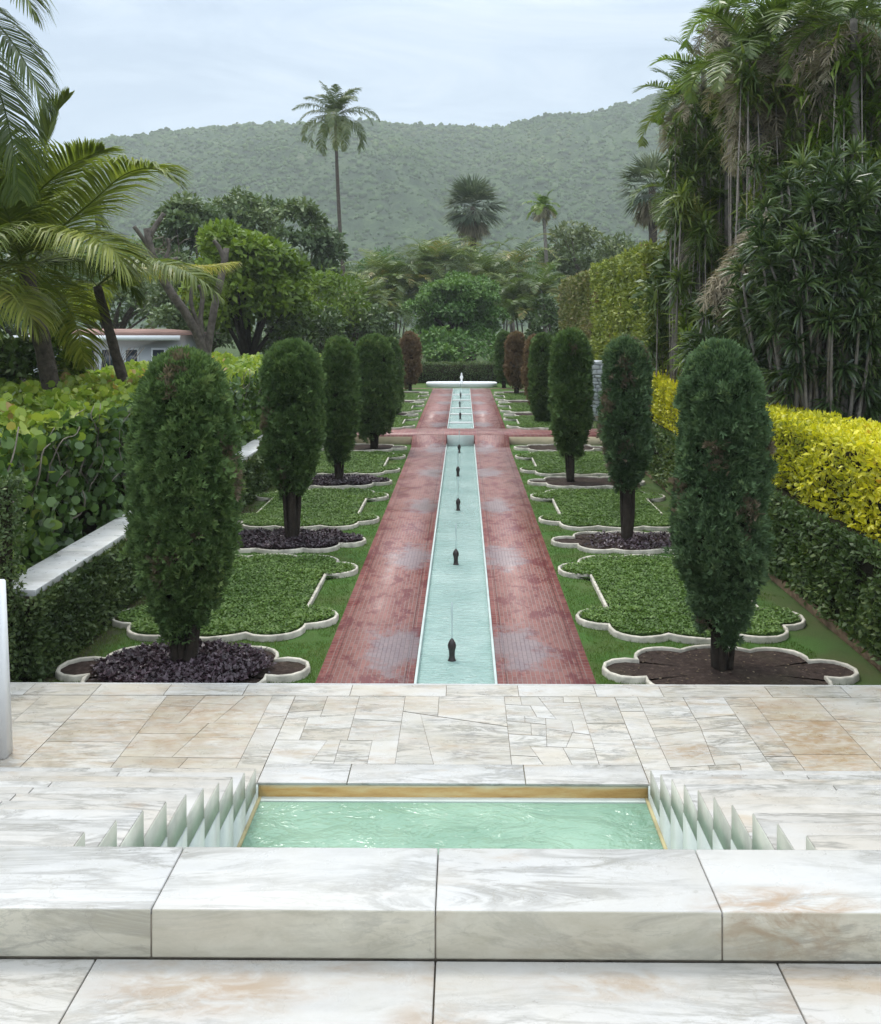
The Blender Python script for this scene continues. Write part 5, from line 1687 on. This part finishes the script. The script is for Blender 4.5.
for i, (px, cx, cy, Y, n, Lf, sk, lb) in enumerate(tall):
    b = P(px, 330, Y); b[2] = 0
    palm('slender_palm', lb, 'palm', b, P(cx, cy, Y), n, Lf, M['brightpalm' if i in (1, 5) else 'areca'], group=TP, nl=44, ll=0.5, lw=0.032, r0=0.09 if i else 0.16, seed=100 + i, droop=0.55, skirt=sk, trunk='bark_pale', drop=1.7, el1=-0.35, seg=2, bend=0.08)
# extra bare stems and hanging dead thatch in the palm group
b = P(757, 330, 18.8); b[2] = 0
t = thing('dead_palm', 'standing dead palm trunk shaggy with grey thatch', 'palm', None, b)
g = Geo()
for (x0, yt, Yk) in ((757, 60, 17.2),):
    g.tube(curve_pts([b, P(756, 200, 18.8), P(752, 60, 18.8)], 14), np.linspace(0.20, 0.15, 14), 9, wob=0.12)
g.build('trunk', M['bark_pale'], t, True, loc=b)
g = Geo()
for i in range(40):
    c = P(753 + random.uniform(-6, 6), random.uniform(50, 140), 18.7)
    frond_geo(g, arch(c, random.uniform(0, 2 * PI), random.uniform(-1.1, -0.5), random.uniform(0.7, 1.3), 1.2), 26, 0.38, 0.02, 1.2, tint=random.uniform(0.1, 0.9), jit=0.5, seg=2, rr=0.012)
g.build('dead_fronds', M['dead'], t, loc=b)
b = P(735, 360, 17); b[2] = 0
t = thing('dead_palm', 'collapsed grey dead fronds hanging over the undergrowth left of the strap-leaf shrub', 'palm', None, b)
g = Geo()
for i in range(46):
    k = random.random()
    c = P(772 - 42 * k + random.uniform(-8, 8), 205 + 75 * k + random.uniform(-8, 8), 16.9)
    frond_geo(g, arch(c, random.uniform(2.2, 4.2), random.uniform(-1.2, -0.5), random.uniform(0.6, 1.1), 1.0), 26, 0.34, 0.018, 1.3, tint=random.uniform(0.1, 0.7), jit=0.5, seg=2, rr=0.012)
g.build('dead_fronds', M['dead'], t, loc=b)
g = Geo(); g.tube(curve_pts([b, P(742, 300, 17.1), P(770, 200, 17.1)], 10), np.linspace(0.10, 0.06, 10), 7)
g.build('trunk', M['bark_pale'], t, True, loc=b)
# narrow-leaved clumps at the foot of the group
NARROW = (np.array([(0, 0, 0), (0.085, 0.35, 0.03), (0, 1, -0.28), (-0.085, 0.35, 0.03)]), np.array([(0, 1, 2, 3)]))


def reed_clump(label, px, py, Y, w, h, n, leaf, mat, seed, stems=26, fall=0.25):
    c = P(px, py, Y); sc_ = Y / FPX
    b = np.array([c[0], Y, 0.0])
    dry = mat == 'dead'
    t = thing('dead_palm' if dry else 'lady_palm', label, 'palm', 'dry palm tangles' if dry else 'lady palms at the foot of the palm group', b)
    rng = np.random.default_rng(seed)
    heads = []
    g = Geo()
    for i in range(stems):
        e = c + np.array([rng.uniform(-.5, .5) * w * sc_, rng.uniform(-.4, .4) * w * sc_, rng.uniform(-.5, .5) * h * sc_])
        p0 = np.array([e[0] + rng.uniform(-.25, .25), e[1], 0])
        g.tube([p0, (p0 + e) / 2 + rng.normal(size=3) * 0.05, e], [0.022, 0.018, 0.010], 5)
        heads.append(e)
    g.build('stems', M['bark_pale'], t, loc=b)
    heads = np.array(heads)
    idx = rng.integers(0, stems, n)
    u = unit(n) + np.array([0, 0, fall]); u /= np.linalg.norm(u, axis=1)[:, None]
    pos = heads[idx] + unit(n) * (RNG.uniform(0.1, 0.5, (n, 1)) if dry else 0.10) + np.array([0, 0, -0.5]) * (rng.random(n) ** 2)[:, None]
    g = Geo()
    g.scatter(NARROW[0] * np.array([0.32 if dry else 0.8, 1, 1]), NARROW[1], pos, u, np.array([0, 0, 1.0]) + unit(n) * 0.5, leaf * rng.uniform(.6, 1.25, n), np.clip(rng.random(stems)[idx] * 0.6 + rng.uniform(-.05, .4, n), 0, 1))
    g.build('leaves', M[mat], t, loc=b)


reed_clump('pale clump of narrow drooping leaves between the tall hedge and the palm trunks', 684, 300, 23.6, 70, 110, 2800, 0.46, 'areca', 301, 34)
reed_clump('lower clump of narrow leaves right behind the nearest right cypress', 722, 345, 20.8, 80, 80, 2400, 0.42, 'greentree', 302, 26)
#reed_clump('dark narrow-leaved clump against the end of the tall hedge', 655, 330, 24.5, 60, 110, 2000, 0.40, 'greentree', 303, 28)
reed_clump('high clump of narrow leaves in front of the dead thatched trunk', 720, 235, 21.0, 90, 90, 2400, 0.46, 'areca', 304, 28)

reed_clump('leafy mid-green clump filling the space right of the thatched dead trunk', 792, 140, 18.6, 120, 150, 3600, 0.40, 'areca', 311, 46)
reed_clump('high green clump between the slender palms at the left of the group', 700, 160, 22.0, 60, 130, 2600, 0.42, 'areca', 312, 34)
reed_clump('leafy clump above the strap-leaf shrub at the right edge of the picture', 856, 110, 17.4, 110, 120, 3000, 0.38, 'greentree', 313, 40)
reed_clump('tangle of thin tan dead strands hanging right of the thatched trunk', 786, 90, 19.4, 80, 120, 1500, 0.5, 'dead', 314, 26, -1.0)
reed_clump('tangle of thin grey dead strands hanging at the top right corner', 848, 60, 18.0, 80, 100, 1700, 0.5, 'dead', 315, 28, -1.0)
reed_clump('thin dead strands hanging from the leftmost palms against the hill', 690, 150, 24.0, 40, 90, 700, 0.5, 'dead', 316, 14, -1.0)

broadleaf('shrub', 'leafy green bank beyond the right edge of the strap-leaf shrub', 'shrub', 960, 270, 17, 150, 330, 0.0, M['understory'], 7000, 0.2, 40, 56, cr=0.3)

# ================================================================== AIR, SKY, LIGHT, CAMERA
bm = bmesh.new()
bmesh.ops.create_cube(bm, size=1)
for v in bm.verts:
    v.co = (v.co.x * 2400, 560 + v.co.y * 1220, -1.1 if v.co.z < 0 else 300)
g = Geo(); g.bm(bm)
hm, nt, out = new_mat('misty_air')
pv = nt.nodes.new('ShaderNodeVolumePrincipled')
pv.inputs['Color'].default_value = (0.92, 0.96, 0.94, 1)
pv.inputs['Density'].default_value = 0.00052
nt.links.new(pv.outputs[0], out.inputs['Volume'])
tag(g.build('haze', hm), kind='stuff')

SUN_EL, SUN_AZ = R(62), R(-35)
w = bpy.data.worlds.new('World')
scene.world = w
w.use_nodes = True
nt = w.node_tree
nt.nodes.clear()
k = NT(nt)
out = k.n('OutputWorld'); bg = k.n('Background')
sky = k.n('TexSky', sky_type='NISHITA')
sky.sun_disc = False
sky.sun_elevation = SUN_EL
sky.sun_rotation = SUN_AZ
sky.air_density = 1.0; sky.dust_density = 3.0; sky.ozone_density = 1.0
co = k.n('TexCoord').outputs['Generated']
sp = k.n('SeparateXYZ'); k.l(co, sp.inputs[0])
n = k.noise(k.mapping(co, (1.5, 1.5, 7.0), (R(8), R(6), 0), (0.3, 0.1, 0)), 2.1, 7, 0.6, 0.8)
cloud = k.ramp(n, [(0.36, (2.75, 3.45, 4.35)), (0.50, (3.4, 4.1, 4.95)), (0.64, (4.2, 4.75, 5.4))])
low = k.val(sp.outputs[2], 0.10, 0.24, 1.14, 0.98)
high = k.val(sp.outputs[2], 0.30, 0.75, 0.0, 1.9)
lowglow = k.math('ADD', low, high)
warm = k.val(sp.outputs[2], 0.30, 0.75, 0.0, 0.8)
cloud = k.mix(warm, cloud, (3.9, 4.15, 4.4))
mm = k.n('VectorMath', operation='SCALE'); k.l(cloud, mm.inputs[0]); k.l(lowglow, mm.inputs['Scale'])
col = k.mix(0.90, sky.outputs[0], mm.outputs[0])
k.l(col, bg.inputs['Color'])
bg.inputs['Strength'].default_value = 0.15
k.l(bg.outputs[0], out.inputs['Surface'])

sl = bpy.data.lights.new('sun', 'SUN')
sl.energy = 1.5
sl.angle = R(12)
sl.color = (1.0, 0.96, 0.90)
so = bpy.data.objects.new('sun', sl)
# the sky's sun_rotation turns clockwise from +Y
d = Vector((math.sin(SUN_AZ) * math.cos(SUN_EL), math.cos(SUN_AZ) * math.cos(SUN_EL), math.sin(SUN_EL)))
so.rotation_euler = d.to_track_quat('Z', 'Y').to_euler()
so.location = (0, 0, 60)
link(so)

cam = bpy.data.cameras.new('camera')
co_ = bpy.data.objects.new('camera', cam)
link(co_)
cam.sensor_width = 36
cam.sensor_fit = 'AUTO'
cam.lens = FPX / 1024 * 36
yaw = R(0.5)
co_.location = (CX, 0, CZ)
co_.rotation_euler = (R(90), 0, yaw)
cam.shift_y = -(512 - VY) / 1024
cam.shift_x = -((VX - FPX * math.tan(yaw)) - 440.5) / 1024
cam.clip_start = 0.05
cam.clip_end = 3000
scene.camera = co_

scene.view_settings.view_transform = 'Standard'
scene.view_settings.look = 'None'
scene.view_settings.gamma = 1
scene.view_settings.exposure = 0.52
scene.view_settings.use_curve_mapping = False
scene.render.engine = 'CYCLES'
cy = scene.cycles
cy.max_bounces = 6; cy.diffuse_bounces = 3; cy.glossy_bounces = 2; cy.transmission_bounces = 3; cy.transparent_max_bounces = 8; cy.volume_bounces = 0
cy.use_denoising = True
cy.denoising_input_passes = 'RGB_ALBEDO_NORMAL'
cy.denoising_prefilter = 'ACCURATE'
try:
    cy.denoiser = 'OPENIMAGEDENOISE'
except Exception:
    pass
cy.use_adaptive_sampling = False
cy.adaptive_threshold = 0.02
cy.caustics_reflective = False; cy.caustics_refractive = False
